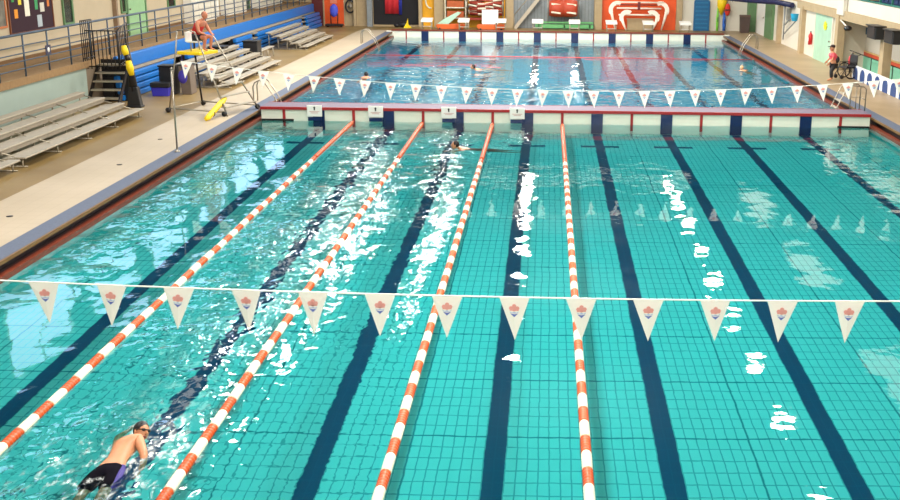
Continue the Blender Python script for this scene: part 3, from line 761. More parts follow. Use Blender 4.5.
# rescue tube on a black stand
t = empty('rescue_tube_stand', (-13.0, .35, DZ), 0, 'black upright stand holding a yellow rescue tube by the stairs', 'stand')
b = MB(); b.prism([(-.24,-.16),(.24,-.16),(.24,.16),(-.24,.16)], 'z', 0, .06); b.prism([(-.22,0),(.22,0),(.13,.62),(-.11,.62)], 'y', -.12, .12); part(b, 'base', black, t, .02)
b = MB(); b.tube([(0,0,.5),(-.06,0,1.2),(-.10,0,1.85)], [.13,.10,.06], 10); part(b, 'post', black, t)
b = MB(); b.tube([(-.16,-.1,1.86),(-.13,-.12,1.70),(-.09,-.13,1.58)], [.07,.10,.08], 10); b.tube([(-.05,-.13,1.42),(-.02,-.13,1.2),(.02,-.12,.98)], [.08,.11,.07], 10); part(b, 'rescue_tube', yellow, t)
b = MB(); b.tube([(-.09,-.13,1.60),(-.04,-.13,1.40)], .075, 10); part(b, 'strap', blackm, t)

# boxes and tub beside it
t = empty('equipment_tub', (-13.05, 3.0, DZ), 0, 'violet blue plastic tub with dark lid on the left deck', 'tub')
b = MB(); b.prism([(-.26,0),(.26,0),(.30,.28),(-.30,.28)], 'y', -.2, .2); part(b, 'tub', mat('violet_tub', (58,52,176), .4), t, .02)
b = MB(); b.box((-.32,-.22,.28),(.32,.22,.44)); part(b, 'lid', black, t, .03)
t = empty('storage_box', (-12.95, 3.5, DZ), 0, 'black box standing upright behind the violet tub', 'box')
b = MB(); b.box((-.26,-.25,0),(.26,.25,.90)); part(b, 'body', black, t, .03)
b = MB(); b.box((-.28,-.27,.90),(.28,.27,.95)); part(b, 'lid', blackm, t, .01)
t = empty('waste_bin', (-12.35, 3.6, DZ), 0, 'brown grey upright bin between black box and bleacher', 'bin')
b = MB(); b.prism([(-.15,0),(.17,0),(.13,.95),(-.22,.95)], 'y', -.3, .3); part(b, 'body', mat('taupe_plastic', (104,90,78), .6), t, .02)
b = MB(); b.box((-.24,-.32,.95),(.15,.32,.98)); part(b, 'lid', black, t)
for (x, y, l) in ((-12.75, 13.55, 'black box in front of the gap left of the short blue block'), (-13.4, 10.9, 'dark crate beside the blue block behind the chair')):
    t = empty('storage_box', (x, y, DZ), 0, l, 'box'); b = MB(); b.box((-.3,-.35,0),(.3,.35,.85)); part(b, 'body', black, t, .03)
    b = MB(); b.box((-.32,-.37,.85),(.32,.37,.9)); part(b, 'lid', blackm, t)
# yellow rescue tube lying on deck by the ladder foot
t = empty('rescue_tube', (-10.0, -1.5, DZ+.25), -.12, 'yellow rescue tube with black straps at the foot of the chair ladder', 'rescue tube')
b = MB(); b.tube([(-.02,-.72,-.19),(0,-.6,-.16),(0,.5,.16),(.02,.68,.22)], [.05,.085,.085,.05], 12); part(b, 'foam', yellow, t)
for y in (-.3, .3):
    b = MB(); b.tube([(0,y-.03,y*.29-.01),(0,y+.03,y*.29+.01)], .09, 12); part(b, 'strap', black, t)
# drains and marks on the slab
for (x, y, l) in ((-10.4,-5.2,'small dark round drain on beige deck, near the post'), (-10.2,-8.6,'small dark round drain on the beige deck, middle one'), (-10.4,-13.6,'small dark round drain on beige deck at the left edge')):
    o = MB().lathe([(0,0),(.06,0),(.065,.006),(.03,.009),(0,.009)], n=14).build('floor_drain', blackm); o.location = (x,y,DZ); tag(o, l, 'drain')

# pool ladders
def ladder(x, y, s, label, dy=.5):
    t = empty('pool_ladder', (x, y, DZ), 0, label, 'pool ladder')
    for k in (-1, 1):
        b = MB(); pts = []
        prof = [(-.55,0),(-.55,.50),(-.50,.62),(-.36,.70),(-.20,.66),(.10,.20),(.30,-.25),(.30,-1.1)]
        b.tube([(s*a, k*dy/2, c) for a, c in prof], .022, 8); part(b, 'handrail', steel, t)
    for z in (-.55, -.85):
        b = MB(); b.rbox((s*.30, 0, z), (.08, dy, .03)); part(b, 'step', alu, t)
    return t
ladder(XL-.05, 1.9, 1, 'steel pool ladder at left just behind the bulkhead')
ladder(XL-.05, 23.0, 1, 'steel pool ladder at the far left corner')
ladder(XR+.05, 22.8, -1, 'steel pool ladder at the far right corner')
t = empty('step_ladder', (8.85, 1.5, DZ), 0, 'large steel entry ladder with frame at right behind the bulkhead', 'pool ladder')
for y in (-.32, .32):
    b = MB(); b.tube([(-.55,y,-1.0),(-.35,y,.0),(-.05,y,.72),(.10,y,.84),(.50,y,.80),(.58,y,.72),(.58,y,0)], .018, 8); b.tube([(.28,y,0),(.28,y,.82)], .016, 8); part(b, 'handrail', steel, t)
for k in range(4):
    b = MB(); b.rbox((-.38+.10*k,0,-.1+.22*k),(.12,.64,.025)); part(b, 'step', alu, t)
b = MB(); b.tube([(.28,.32,.4),(.58,.32,.4),(.58,-.32,.4)], .014, 6); part(b, 'crossbar', steel, t)

# ------------------------------------------------------------------ gallery rail and wall items
t = empty('gallery_railing', (GX, 0, GZ), 0, 'blue grey pipe railing along the left gallery', 'railing')
b = MB(); b.tube([(0,-20,1.12),(0,33.8,1.12)], .035, 8); part(b, 'handrail', rail_m, t)
for z in (.82, .62, .42, .22):
    b = MB(); b.tube([(0,-20,z),(0,33.8,z)], .018, 6); part(b, 'rail', rail_m, t)
for k in range(36):
    y = -19.9 + 1.5*k
    b = MB(); b.tube([(0,y,0),(0,y,1.12)], .026, 8); part(b, 'post', rail_m, t)
t = empty('rail_sign', (GX+.04, -2.0, GZ+.58), 0, 'small dark square sign fixed to the gallery railing', 'sign')
b = MB(); b.box((0,-.16,-.13),(.02,.16,.13)); part(b, 'plate', mat('slate_plate', (52,52,78), .5), t)
b = MB(); b.lathe([(0,.022),(.07,.022),(.07,.026),(0,.026)], axis='x', n=14); part(b, 'mark', white, t)

WX = -16.3
def wall_board(name, y0, y1, z0, z1, m, frame_m, label, cat, x=WX):
    t = empty(name, (x, (y0+y1)/2, z0), 0, label, cat); h = (y1-y0)/2; H = z1-z0
    b = MB(); b.box((0,-h,0),(.03,h,H)); part(b, 'panel', m, t)
    b = MB()
    for a, c in (((0,-h-.05,-.05),(.05,h+.05,0)), ((0,-h-.05,H),(.05,h+.05,H+.05)), ((0,-h-.05,0),(.05,-h,H)), ((0,h,0),(.05,h+.05,H))): b.box(a, c)
    part(b, 'frame', frame_m, t); return t
nb = wall_board('notice_board_large', -.2, 2.75, 2.5, 4.1, mat('maroon_felt', (48,20,34), .9), mat('wood_frame', (120,66,30), .6), 'dark maroon notice board with coloured papers on gallery wall', 'notice board')
papers = [(-1.05,.55,.22,.26,(232,150,40)),(-1.2,1.0,.16,.2,(60,140,70)),(-.75,.95,.2,.3,(226,206,60)),(-.3,.75,.32,.62,(232,226,206)),(.15,1.15,.22,.35,(70,150,80)),(.35,.85,.2,.5,(60,150,90)),(.5,.25,.32,.36,(170,180,186)),(.75,.65,.3,.28,(206,200,186)),(1.0,1.05,.26,.3,(220,200,170)),(1.2,.8,.14,.3,(214,120,50)),(-.2,1.3,.3,.2,(232,226,206))]
for (y, z, w_, h_, c) in papers:
    b = MB(); b.box((.03,y-w_/2,z-h_/2),(.036,y+w_/2,z+h_/2)); part(b, 'paper', mat('paper_%d_%d_%d' % c, c, .8), nb)
wall_board('wall_picture', -2.0, -.45, 2.75, 3.5, mat('faded_print', (110,104,92), .8, var=.5, scale=3), mat('orange_wood', (196,112,60), .6), 'orange framed picture at the far left of gallery wall', 'picture')
def wdoor(name, y0, y1, z1, m, fm, knob=True):
    b = MB(); b.box((WX,y0,GZ),(WX+.04,y1,z1)); o = struct(name, b, m)
    b = MB(); b.box((WX,y0-.12,GZ),(WX+.07,y0,z1+.1)); b.box((WX,y1,GZ),(WX+.07,y1+.12,z1+.1)); b.box((WX,y0,z1),(WX+.07,y1,z1+.1)); b.build('door_frame', fm, o)
    if knob: b = MB(); b.ball((WX+.08,y0+.15,GZ+1.0), .04); b.build('handle', steel, o)
wdoor('door_1', 9.35, 11.2, 3.8, green, green_d)
wdoor('door_2', 25.6, 26.9, 3.8, mat('dark_green_door', (50,70,58), .5), green_d)
def wwin(name, y0, y1, z0, z1):
    b = MB(); b.box((WX,y0,z0),(WX+.03,y1,z1)); o = struct(name, b, mat('dark_green_glass', (22,42,34), .15))
    b = MB(); b.box((WX,y1,z0-.06),(WX+.06,y1+.1,z1)); b.box((WX,y0-.06,z0-.06),(WX+.06,y0,z1)); b.box((WX,y0,z0-.06),(WX+.06,y1,z0)); b.build('window_frame', green_d, o)
wwin('window_1', 3.6, 4.25, 2.55, 3.8); wwin('window_2', 14.0, 14.8, 2.5, 3.6); wwin('window_3', 8.75, 9.1, 2.6, 3.4)
for (y, w_) in ((7.9,.16), (20.6,.35)):
    b = MB(); b.box((WX,y,GZ),(WX+.15,y+w_,9)); struct('trim_gallery_column', b, mat('brown_column', (140,116,92), .7) if w_ < .3 else white)
# cabinets along the gallery (white panels seen through the rail)
for y0, y1, l in ((16.0, 19.6, 'white panel cabinet on the gallery nearer the green door'), (21.6, 25.0, 'white panel cabinet on the gallery beyond the white column'), (27.5, 33.0, 'white panel cabinet at the far end of the gallery')):
    t = empty('panel_cabinet', (WX+.22, (y0+y1)/2, GZ), 0, l, 'cabinet'); h = (y1-y0)/2
    b = MB(); b.box((-.2,-h,0),(.18,h,1.5)); part(b, 'body', white, t)
    for k in range(4):
        ya = -h + 2*h*k/4; b = MB(); b.box((.18,ya+.03,.06),(.2,ya+2*h/4-.03,1.44)); part(b, 'door', cream2, t, .01)

# ------------------------------------------------------------------ far wall
FY = 34.3
def fbox(name, x0, x1, z0, z1, m, y0=FY-.05, y1=FY, label=None):
    b = MB(); b.box((x0,y0,z0),(x1,y1,z1)); return struct(name, b, m, label=label)
fbox('door_3', -14.45, -13.75, DZ, 2.6, mat('dark_red_door', (88,22,24), .6))
o = fbox('door_4', -13.7, -12.55, DZ, 2.6, orange)
b = MB(); b.box((-13.78,FY-.08,DZ),(-13.7,FY,2.7)); b.box((-12.55,FY-.08,DZ),(-12.47,FY,2.7)); b.build('door_frame', tan, o)
b = MB(); b.box((-13.35,FY-.07,1.6),(-12.95,FY-.05,2.2)); b.build('poster', mat('salmon_poster', (226,130,100), .6), o)
t = empty('hamper', (-12.95, 33.2, DZ), 0, 'violet blue bag on a dark cart before the orange red door', 'cart')
b = MB(); b.ball((0,0,.95),(.24,.2,.38)); part(b, 'bag', mat('bright_violet', (72,84,206), .6), t)
b = MB(); b.rbox((0,0,.12),(1.0,.5,.14)); part(b, 'base', blackm, t, .03)
for xx in (-.2, .2):
    b = MB(); b.tube([(xx,0,.15),(xx,0,.8)], .03, 6); part(b, 'frame', blackm, t)
for x in (-.4,.4):
    b = MB(); b.lathe([(0,-.03),(.07,-.03),(.07,.03),(0,.03)], c=(x,0,.07), axis='y', n=12); part(b, 'wheel', black, t)
t = empty('hose_reel', (-12.15, FY-.2, 1.45), 0, 'black round hose reel on the far wall beside orange red door', 'hose reel')
b = MB(); b.tube([(.26*math.cos(a),0,.36*math.sin(a)) for a in [k*PI/10 for k in range(21)]], .05, 8); part(b, 'hose', black, t)
b = MB(); b.lathe([(0,-.04),(.12,-.04),(.12,.04),(0,.04)], axis='y', n=14); b.tube([(-.25,0,0),(.25,0,0)], .015, 6); b.tube([(0,0,-.33),(0,0,.33)], .015, 6); b.box((-.05,.02,-.05),(.05,.2,.05)); part(b, 'hub', steel, t)
b = MB(); b.box((-11.95,FY-.3,DZ),(-11.8,FY,3.0)); struct('trim_far_post', b, tan)
for (x0, x1, m, l) in ((-11.15,-10.85,grey_st,'a'),(-8.1,-7.9,tan,'b'),(-2.95,-2.5,tan,'c'),(2.27,2.72,tan,'d'),(7.1,7.45,tan,'e')):
    b = MB(); b.box((x0,FY-.35,DZ),(x1,FY,3.2)); struct('trim_far_column', b, m)
# store opening: a flat near-black panel stands for the shade inside
dark = mat('painted_store_shade', (18,16,20), .8)
fbox('store_opening_shade', -10.8, -8.15, .42, 2.8, dark)
def towel(x0, x1, z0, m, name, label):
    t = empty(name, ((x0+x1)/2, FY-.14, z0), 0, label, 'banner'); h = (x1-x0)/2
    b = MB(); n = 10
    vs = []; fs = []
    for j in range(2):
        for k in range(n+1):
            x = -h + 2*h*k/n; vs += [(x, .03*math.sin(k*1.6), 0 if j == 0 else 1.6)]
    for k in range(n): fs.append((k, k+1, n+2+k, n+1+k))
    b.raw(vs, fs, 0, True); o = part(b, 'cloth', m, t); md = o.modifiers.new('s','SOLIDIFY'); md.thickness = .012
    b = MB(); b.tube([(-h-.05,0,1.6),(h+.05,0,1.6)], .02, 6); part(b, 'rod', steel, t)
towel(-10.1, -9.3, 1.05, mat('red_cloth', (190,34,44), .8), 'hanging_banner', 'red cloth hanging in the dark store opening')
towel(-9.28, -9.1, 1.0, mat('blue_cloth', (40,50,150), .8), 'hanging_banner', 'narrow blue cloth beside the red hanging cloth')
t = empty('equipment_pile', (-8.95, 33.6, DZ), 0, 'black bundle with a yellow flap in the store doorway', 'bundle')
b = MB(); b.ball((0,0,.16),(.35,.2,.17)); b.ball((-.4,.05,.12),(.2,.15,.12)); part(b, 'bundle', black, t)
b = MB(); b.prism([(.02,0),(.5,0),(.3,.2),(.28,.55),(.2,.3)], 'y', -.25, -.2); part(b, 'flap', yellow, t)
# amber alcove
fbox('trim_amber_panel', -7.9, -3.0, DZ, 3.2, amber, FY-.04, FY)
wht_c = mat('white_net_fabric', (232,214,190), .8, var=.25, scale=12)
t = empty('wall_shelf', (-6.9, FY-.25, DZ), 0, 'pale stone column stand with round white ring on amber wall', 'stand')
b = MB(); b.box((-.28,-.1,0),(.28,.15,2.2)); part(b, 'column', tan, t)
b = MB(); b.tube([(-.45+.33*math.cos(a),-.05,1.55+.45*math.sin(a)) for a in [PI/2+k*PI/10 for k in range(11)]], .045, 8); part(b, 'ring', wht_c, t)
t = empty('shelf_unit', (-5.90, FY-.4, DZ), 0, 'brown shelf unit behind the pale green ramp', 'shelf')
brown = mat('brown_box', (178,88,44), .7, var=.15)
for z in (.55, 1.15, 1.65):
    b = MB(); b.box((-.6,-.3,z),(.6,.3,z+.06)); part(b, 'shelf', wht_c, t)
for x in (-.6,.6):
    b = MB(); b.box((x-.03,-.3,0),(x+.03,.3,1.9)); part(b, 'upright', wht_c, t)
for z in (.61, 1.21):
    b = MB(); b.box((-.5,-.27,z),(.5,.27,z+.36)); part(b, 'crate', brown, t, .03)
# stacked lane-rope reels: brown/white clutter
t = empty('rope_reel', (-4.15, 33.6, DZ), 0, 'large reel wound with red brown and white lane floats', 'reel')
for x in (-1.05, 1.05):
    b = MB()
    b.tube([(x,.0+.55*math.cos(a),1.25+.55*math.sin(a)) for a in [k*PI/9 for k in range(19)]], .03, 6); b.tube([(x,-.5,0),(x,0,1.25),(x,.5,0)], .03, 6); part(b, 'side_frame', steel, t)
b = MB(); b.tube([(-1.05,0,1.25),(1.05,0,1.25)], .08, 8); part(b, 'axle', steel, t)
rb = mat('brown_red_float', (150,52,34), .6)
for k in range(26):
    a0 = k*2*PI/26
    b = MB(); rr = .42 + .05*math.sin(k*2.3); pts = []
    x0 = -.95 + .03*(k % 3); n = 5
    for j in range(n): pts.append((x0 + 1.9*j/(n-1), rr*math.cos(a0+.15*math.sin(j*2+k)), 1.25 + rr*math.sin(a0+.15*math.sin(j*2+k))))
    b.tube(pts, .055, 6, mi=0)
    o = part(b, 'wound_rope', [rb, wht_c], t)
    for i_, p in enumerate(o.data.polygons): p.material_index = 1 if (i_ // 6 + k) % 3 == 0 else 0
b = MB(); b.box((-1.0,-.2,.5),(1.0,.2,.62)); part(b, 'tray', rb, t)
# carts with orange floats
def boat_cart(x, label, ramp):
    t = empty('float_cart', (x, 32.6, DZ), 0, label, 'cart')
    b = MB(); b.prism([(-.85,.22),(-.7,.03),(.7,.03),(.85,.22),(.75,.32),(-.75,.32)], 'y', -.35, .35); part(b, 'orange_base', mat('orange_hull', (214,96,34), .5), t, .03)
    for xx in (-.6,.6):
        b = MB(); b.lathe([(0,-.03),(.06,-.03),(.06,.03),(0,.03)], c=(xx,-.37,.06), axis='y', n=12); part(b, 'wheel', black, t)
    if ramp:
        b = MB(); b.prism([(-.75,.32),(-.1,.32),(.62,.95),(.40,1.0),(-.45,.55)], 'y', -.3, .3); part(b, 'green_ramp', mat('pale_mint', (176,214,190), .5), t, .02)
    else:
        b = MB(); b.box((-.52,-.3,.34),(.42,-.24,1.16)); part(b, 'white_panel', white, t, .01)
        b = MB(); b.box((-.4,-.2,.32),(.4,.3,.7)); part(b, 'crate', brown, t)
boat_cart(-6.1, 'orange cart with a pale green sloping panel', True); boat_cart(-3.75, 'orange cart with an upright white panel', False)
# steel shutters and stairs
fbox('door_6', -2.5, 2.25, .3, 3.2, grey_st)
b = MB()
for k in range(24): b.box((-2.48+.2*k, FY-.07, .3), (-2.46+.2*k, FY-.04, 3.2))
struct('trim_shutter_ribs', b, mat('shutter_rib', (92,98,102), .5))
t = empty('staircase', (-1.75, 33.9, DZ), 0, 'grey metal staircase rising right before the steel shutters', 'staircase')
for k in range(9):
    b = MB(); b.box((-.65+.16*k,-.3,.1+.2*k),(-.47+.16*k,.3,.14+.2*k)); part(b, 'tread', alu_fr, t)
for y in (-.3,.3):
    b = MB(); b.prism([(-.7,0),(-.55,0),(.85,1.75),(.85,1.95),(.75,1.95),(-.7,.12)], 'y', y-.02, y+.02); part(b, 'stringer', alu, t)
b = MB(); b.tube([(-.7,-.32,.8),(.8,-.32,2.6)], .03, 6); b.tube([(-.7,-.32,0),(-.7,-.32,.8)], .025, 6); part(b, 'handrail', alu_fr, t)
t = empty('green_bench', (.7, 33.7, DZ), 0, 'long low green bench under the brown barrel', 'bench')
gb = mat('green_plank', (96,166,104), .6)
b = MB(); b.box((-1.9,-.25,.36),(1.5,.25,.44)); part(b, 'seat', gb, t, .01)
b = MB(); b.box((-1.9,-.22,.08),(1.5,-.18,.30)); part(b, 'front_board', gb, t)
for x in (-1.7, -.2, 1.3):
    b = MB(); b.box((x-.04,-.22,0),(x+.04,.22,.36)); part(b, 'leg', green_d, t)
t = empty('rope_barrel', (.45, 33.6, DZ+.44), 0, 'red brown drum reel with white bands on the green bench', 'reel')
b = MB(); b.lathe([(0,-.85),(.44,-.85),(.50,-.5),(.50,.0),(.46,.02),(.50,.05),(.50,.5),(.44,.8),(0,.8)], c=(0,0,.78), axis='x', n=20); part(b, 'drum', mat('drum_brown', (176,64,36), .6, var=.1), t)
for x in (-.92,.88):
    b = MB(); b.tube([(x,-.25,0),(x,-.25,1.35),(x,.25,1.35),(x,.25,0)], .025, 6); b.tube([(x,-.25,.78),(x,.25,.78)], .02, 6); part(b, 'stand', steel, t)
for x, z in ((-.45,1.02),(-.45,.55),(.45,1.02),(.45,.55)):
    b = MB(); b.rbox((x,-.44 if z < .9 else -.40,z),(.55,.06,.10), rz=0, ry=.12); part(b, 'white_band', wht_c, t)
# orange bay with reel rack
fbox('trim_orange_panel', 2.72, 7.1, DZ, 3.2, orange)
t = empty('reel_rack', (4.85, 33.3, DZ), 0, 'white storage reel rack with curved ends before the orange panel', 'rack')
def arc(cx, cz, r, a0, a1, w_, n=12): # flat curved end plate
    o = []; i = []
    for k in range(n+1):
        a = a0 + (a1-a0)*k/n; o.append((cx+r*math.cos(a), cz+r*math.sin(a))); i.append((cx+(r-w_)*math.cos(a), cz+(r-w_)*math.sin(a)))
    return o, i
def plate(cx, cz, r, a0, a1, w_, y):
    o, i = arc(cx, cz, r, a0, a1, w_); b = MB(); n = len(o)
    vs = [(p[0],y-.03,p[1]) for p in o] + [(p[0],y-.03,p[1]) for p in i] + [(p[0],y+.03,p[1]) for p in o] + [(p[0],y+.03,p[1]) for p in i]
    fs = []
    for k in range(n-1):
        fs += [(k,k+1,n+k+1,n+k),(2*n+k,3*n+k,3*n+k+1,2*n+k+1),(k,2*n+k,2*n+k+1,k+1),(n+k,n+k+1,3*n+k+1,3*n+k)]
    fs += [(0,n,3*n,2*n),(n-1,2*n-1+2*n-0,4*n-1,3*n-1)] if False else [(0,n,3*n,2*n),(n-1,3*n-1,4*n-1,2*n-1)]
    return b.raw(vs, fs)
for (cx, y, cz, r, a0, a1) in ((-1.25,.2,1.18,.52,PI*.35,PI*1.15),(1.25,.2,1.18,.52,-PI*.15,PI*.65),(-.72,-.4,.78,.45,PI*.3,PI*1.15),(.72,-.4,.78,.45,-PI*.15,PI*.7)):
    part(plate(cx, cz, r, a0, a1, .24, y), 'end_plate', mat('rack_white', (244,226,210), .5), t)
for (x, y) in ((-1.62,.2),(1.62,.2),(-1.02,-.4),(1.02,-.4)):
    s = 1 if x > 0 else -1; zt = 1.1 if abs(x) > 1.3 else .68
    b = MB(); b.tube([(x,y,zt),(x-s*.12,y,.55*zt),(x-s*.28,y,.02)], [.10,.08,.04], 6); part(b, 'leg', mat('rack_white', (244,226,210), .5), t)
for (z, y, w_) in ((1.62,.2,1.45),(1.28,.2,1.3),(.92,-.1,1.2),(1.48,.2,1.35)):
    b = MB(); b.tube([(-w_,y,z),(w_,y,z)], .05 if z != 1.48 else .035, 8); part(b, 'crossbar', mat('rack_white', (244,226,210), .5) if z != 1.48 else mat('dark_cord', (110,40,40), .6), t)
b = MB(); b.box((-.08,.15,1.2),(.08,.25,1.65)); part(b, 'bracket', mat('dark_cord', (110,40,40), .6), t)
t = empty('storage_chest', (4.95, 33.75, DZ), 0, 'tan chest under the white reel rack', 'chest')
b = MB(); b.box((-.75,-.25,0),(.75,.25,.62)); part(b, 'body', tan, t, .02); b = MB(); b.box((-.78,-.28,.62),(.78,.28,.68)); part(b, 'lid', tan, t, .01)
# starting blocks
def sblock():
    t = empty('starting_block', (0,0,DZ), 0, None, 'starting block', 'white starting blocks at the far end')
    b = MB(); b.prism([(-.42,.50),(.38,.62),(.38,.70),(-.42,.60)], 'x', -.32, .32); part(b, 'platform', white, t, .01)
    for x in (-.26,.26):
        b = MB(); b.tube([(x,-.25,.52),(x,-.25,.0)], .03, 6); part(b, 'leg', alu_fr, t)
        b = MB(); b.tube([(x,.2,.58),(x,.28,.0)], .03, 6); part(b, 'leg', alu_fr, t)
    b = MB(); b.box((-.26,.16,.20),(.26,.26,.24)); part(b, 'step', white, t)
    return t
sb = sblock(); labs = ['leftmost starting block, nearest the dark store opening','second starting block from left, right of the orange cart with green panel','starting block right of the cart with the white panel','starting block in front of the grey staircase',
 'starting block in front of the right end of the green bench','starting block at the left end of the white reel rack','starting block at the right end of the white reel rack','rightmost starting block, beside the tall blue mat']
for k, i in enumerate(range(-4, 4)):
    loc = ((i+.5)*L, 31.5, DZ)
    if k == 0: sb.location = loc; sb['label'] = labs[0]
    else: dup(sb, loc, 0, labs[k])
# blue mat, boards, bin
t = empty('floating_mat', (8.6, 34.0, DZ), 0, 'tall rounded blue ribbed mat leaning on the far wall', 'mat')
b = MB(); rr = .12; pts = [(-.47,0),(.47,0),(.47,1.68)] + [(.47-rr+rr*math.cos(a), 1.68+rr*math.sin(a)) for a in (.5,1.1,PI/2)] + [(-.47+rr+rr*math.cos(a), 1.68+rr*math.sin(a)) for a in (PI/2,2.0,2.6)] + [(-.47,1.68)]
b.prism(pts, 'y', -.05, .05); part(b, 'mat', mat('deep_blue_foam', (14,92,138), .5), t, .02)
for k in range(7):
    b = MB(); b.box((-.36,-.075,.14+.24*k),(.36,-.05,.22+.24*k)); part(b, 'rib', mat('blue_foam_rib', (24,110,156), .5), t)
def leaner(x, m, h, w_, name, label, z0=0):
    t = empty(name, (x, 34.0, DZ), 0, label, 'board')
    b = MB(); b.tube([(0,0,.02),(0,0,.3),(0,.05,h*.6),(0,.08,h)], [w_*.4,w_*.5,w_*.5,w_*.15], 10); part(b, 'body', m, t)
    b = MB(); b.tube([(0,-w_*.5,h*.4),(0,-w_*.5,h*.6)], .02, 6); part(b, 'handle', black, t)
leaner(9.55, mat('lime_board', (120,200,60), .5), 1.35, .16, 'paddle_board', 'lime green board leaning left of blue one on far wall')
leaner(9.95, mat('royal_board', (30,96,190), .5), 1.1, .20, 'paddle_board', 'royal blue board leaning below the red jacket')
t = empty('hanging_kayak', (9.8, 34.05, 1.55), 0, 'yellow slide float hanging on the far wall beside the blue mat', 'float')
b = MB(); b.tube([(-.05,0,-.35),(-.05,0,.2),(.02,0,.8)], [.03,.26,.32], 10); part(b, 'float', yellow, t); b = MB(); b.tube([(0,.1,.85),(0,.22,.85)], .03, 6); part(b, 'hook', steel, t)
t = empty('life_jacket', (10.1, 33.9, 1.05), 0, 'red life jacket hanging between yellow float and blue board', 'life jacket')
b = MB(); b.ball((0,0,.5),(.17,.1,.36)); part(b, 'body', mat('red_vest', (206,52,36), .7), t); b = MB(); b.box((-.16,-.11,.45),(.16,-.09,.52)); part(b, 'strap', black, t)
t = empty('waste_bin', (10.98, 32.9, DZ), 0, 'dark brown tall waste bin before the far white wall', 'bin')
b = MB(); b.prism([(-.24,0),(.24,0),(.28,.90),(-.28,.90)], 'y', -.25, .25); part(b, 'body', mat('dark_brown_plastic', (70,54,48), .5), t, .02)
b = MB(); b.box((-.29,-.27,.90),(.29,.27,1.02)); part(b, 'lid', mat('brown_lid', (88,70,60), .5), t, .03)

# ------------------------------------------------------------------ right wall items
RX = 11.75
def rdoor(name, y0, y1, z1, m, fm=None):
    b = MB(); b.box((RX-.06,y0,DZ),(RX,y1,z1)); o = struct(name, b, m)
    if fm:
        b = MB(); b.box((RX-.08,y0-.12,DZ),(RX,y0,z1+.1)); b.box((RX-.08,y1,DZ),(RX,y1+.12,z1+.1)); b.build('door_frame', fm, o)
    b = MB(); b.ball((RX-.1,y0+.2,DZ+1.0), .04); b.build('handle', steel, o)
    return o
b = MB(); b.box((11.6,28.1,DZ),(11.85,30.1,2.6)); struct('trim_green_column_near', b, green_d)
b = MB(); b.box((11.3,33.6,DZ),(11.75,34.3,2.6)); struct('trim_green_column_corner', b, green_d)
rdoor('door_7', 30.6, 33.0, 2.5, white)
gd = rdoor('door_8', 15.2, 18.3, 2.35, mat('mint_door', (164,204,178), .4, var=.12, scale=1.5), cream2)
t = empty('star_sign', (RX-.08, 16.3, 1.9), 0, 'yellow star shaped sign on the mint green door', 'sign')
pts = []
for k in range(16):
    r_ = .2 if k % 2 == 0 else .13; a = k*PI/8; pts.append((r_*math.cos(a)*1.6, r_*math.sin(a)))
b = MB(); b.prism(pts, 'x', -.03, 0); part(b, 'star', mat('bright_yellow', (240,230,40), .5), t)
b = MB(); b.box((-.035,-.12,-.03),(-.03,.12,.03)); part(b, 'print', mat('dull_print', (190,180,40), .6), t)
t = empty('fire_extinguisher', (RX-.15, 18.7, 1.15), 0, 'red fire extinguisher on the right wall beside mint door', 'fire extinguisher')
b = MB(); b.lathe([(0,-.28),(.10,-.27),(.10,.16),(.05,.24),(.03,.28),(0,.28)], n=14); part(b, 'cylinder', mat('extinguisher_red', (190,26,30), .35), t)
b = MB(); b.box((-.02,-.06,.28),(.02,.06,.33)); b.tube([(0,.04,.30),(0,.14,.15),(0,.12,-.12)], .014, 6); part(b, 'valve', black, t)
b = MB(); b.box((-.105,-.05,-.1),(-.095,.05,.05)); part(b, 'tag', white, t)
t = empty('pool_hoist', (11.6, 24.0, DZ), 0, 'grey metal hoist arm with a cyan bucket on right wall', 'hoist')
b = MB(); b.tube([(0,.8,DZ),(0,.8,2.0)], .035, 8); part(b, 'upright', grey_st, t)
b = MB(); b.tube([(0,.8,.55),(-.1,-2.4,1.45)], .03, 8); b.tube([(0,.8,1.0),(-.1,-2.0,1.75)], .03, 8); part(b, 'arm', grey_st, t)
b = MB(); b.lathe([(0,-.18),(.14,-.18),(.20,.16),(0,.16)], c=(-.15,-2.3,1.62), n=14); part(b, 'bucket', mat('cyan_plastic', (28,150,190), .4), t, .01)
b = MB(); b.box((0,-.1,1.3),(.14,.35,1.9)); part(b, 'control_box', mat('box_grey', (120,120,112), .5), t)
# navy roll under the balcony beyond the beam
t = empty('tarp_roll', (11.2, 26.5, 2.42), 0, 'dark navy rolled cover hung under the balcony at far right', 'rolled cover')
b = MB(); b.tube([(-2.0,3.6,0),(-1.0,1.2,-.02),(.05,-1.2,.02),(.36,-3.6,.0)], .13, 12); part(b, 'roll', mat('navy_vinyl', (18,24,66), .5), t)
for p in ((-1.6,2.6),(.12,-1.8)):
    b = MB(); b.tube([(p[0]+.0,p[1],-.19),(p[0]+.3,p[1],2.0),(p[0]+.8,p[1],6.3)], .012, 6); part(b, 'strap', blackm, t)
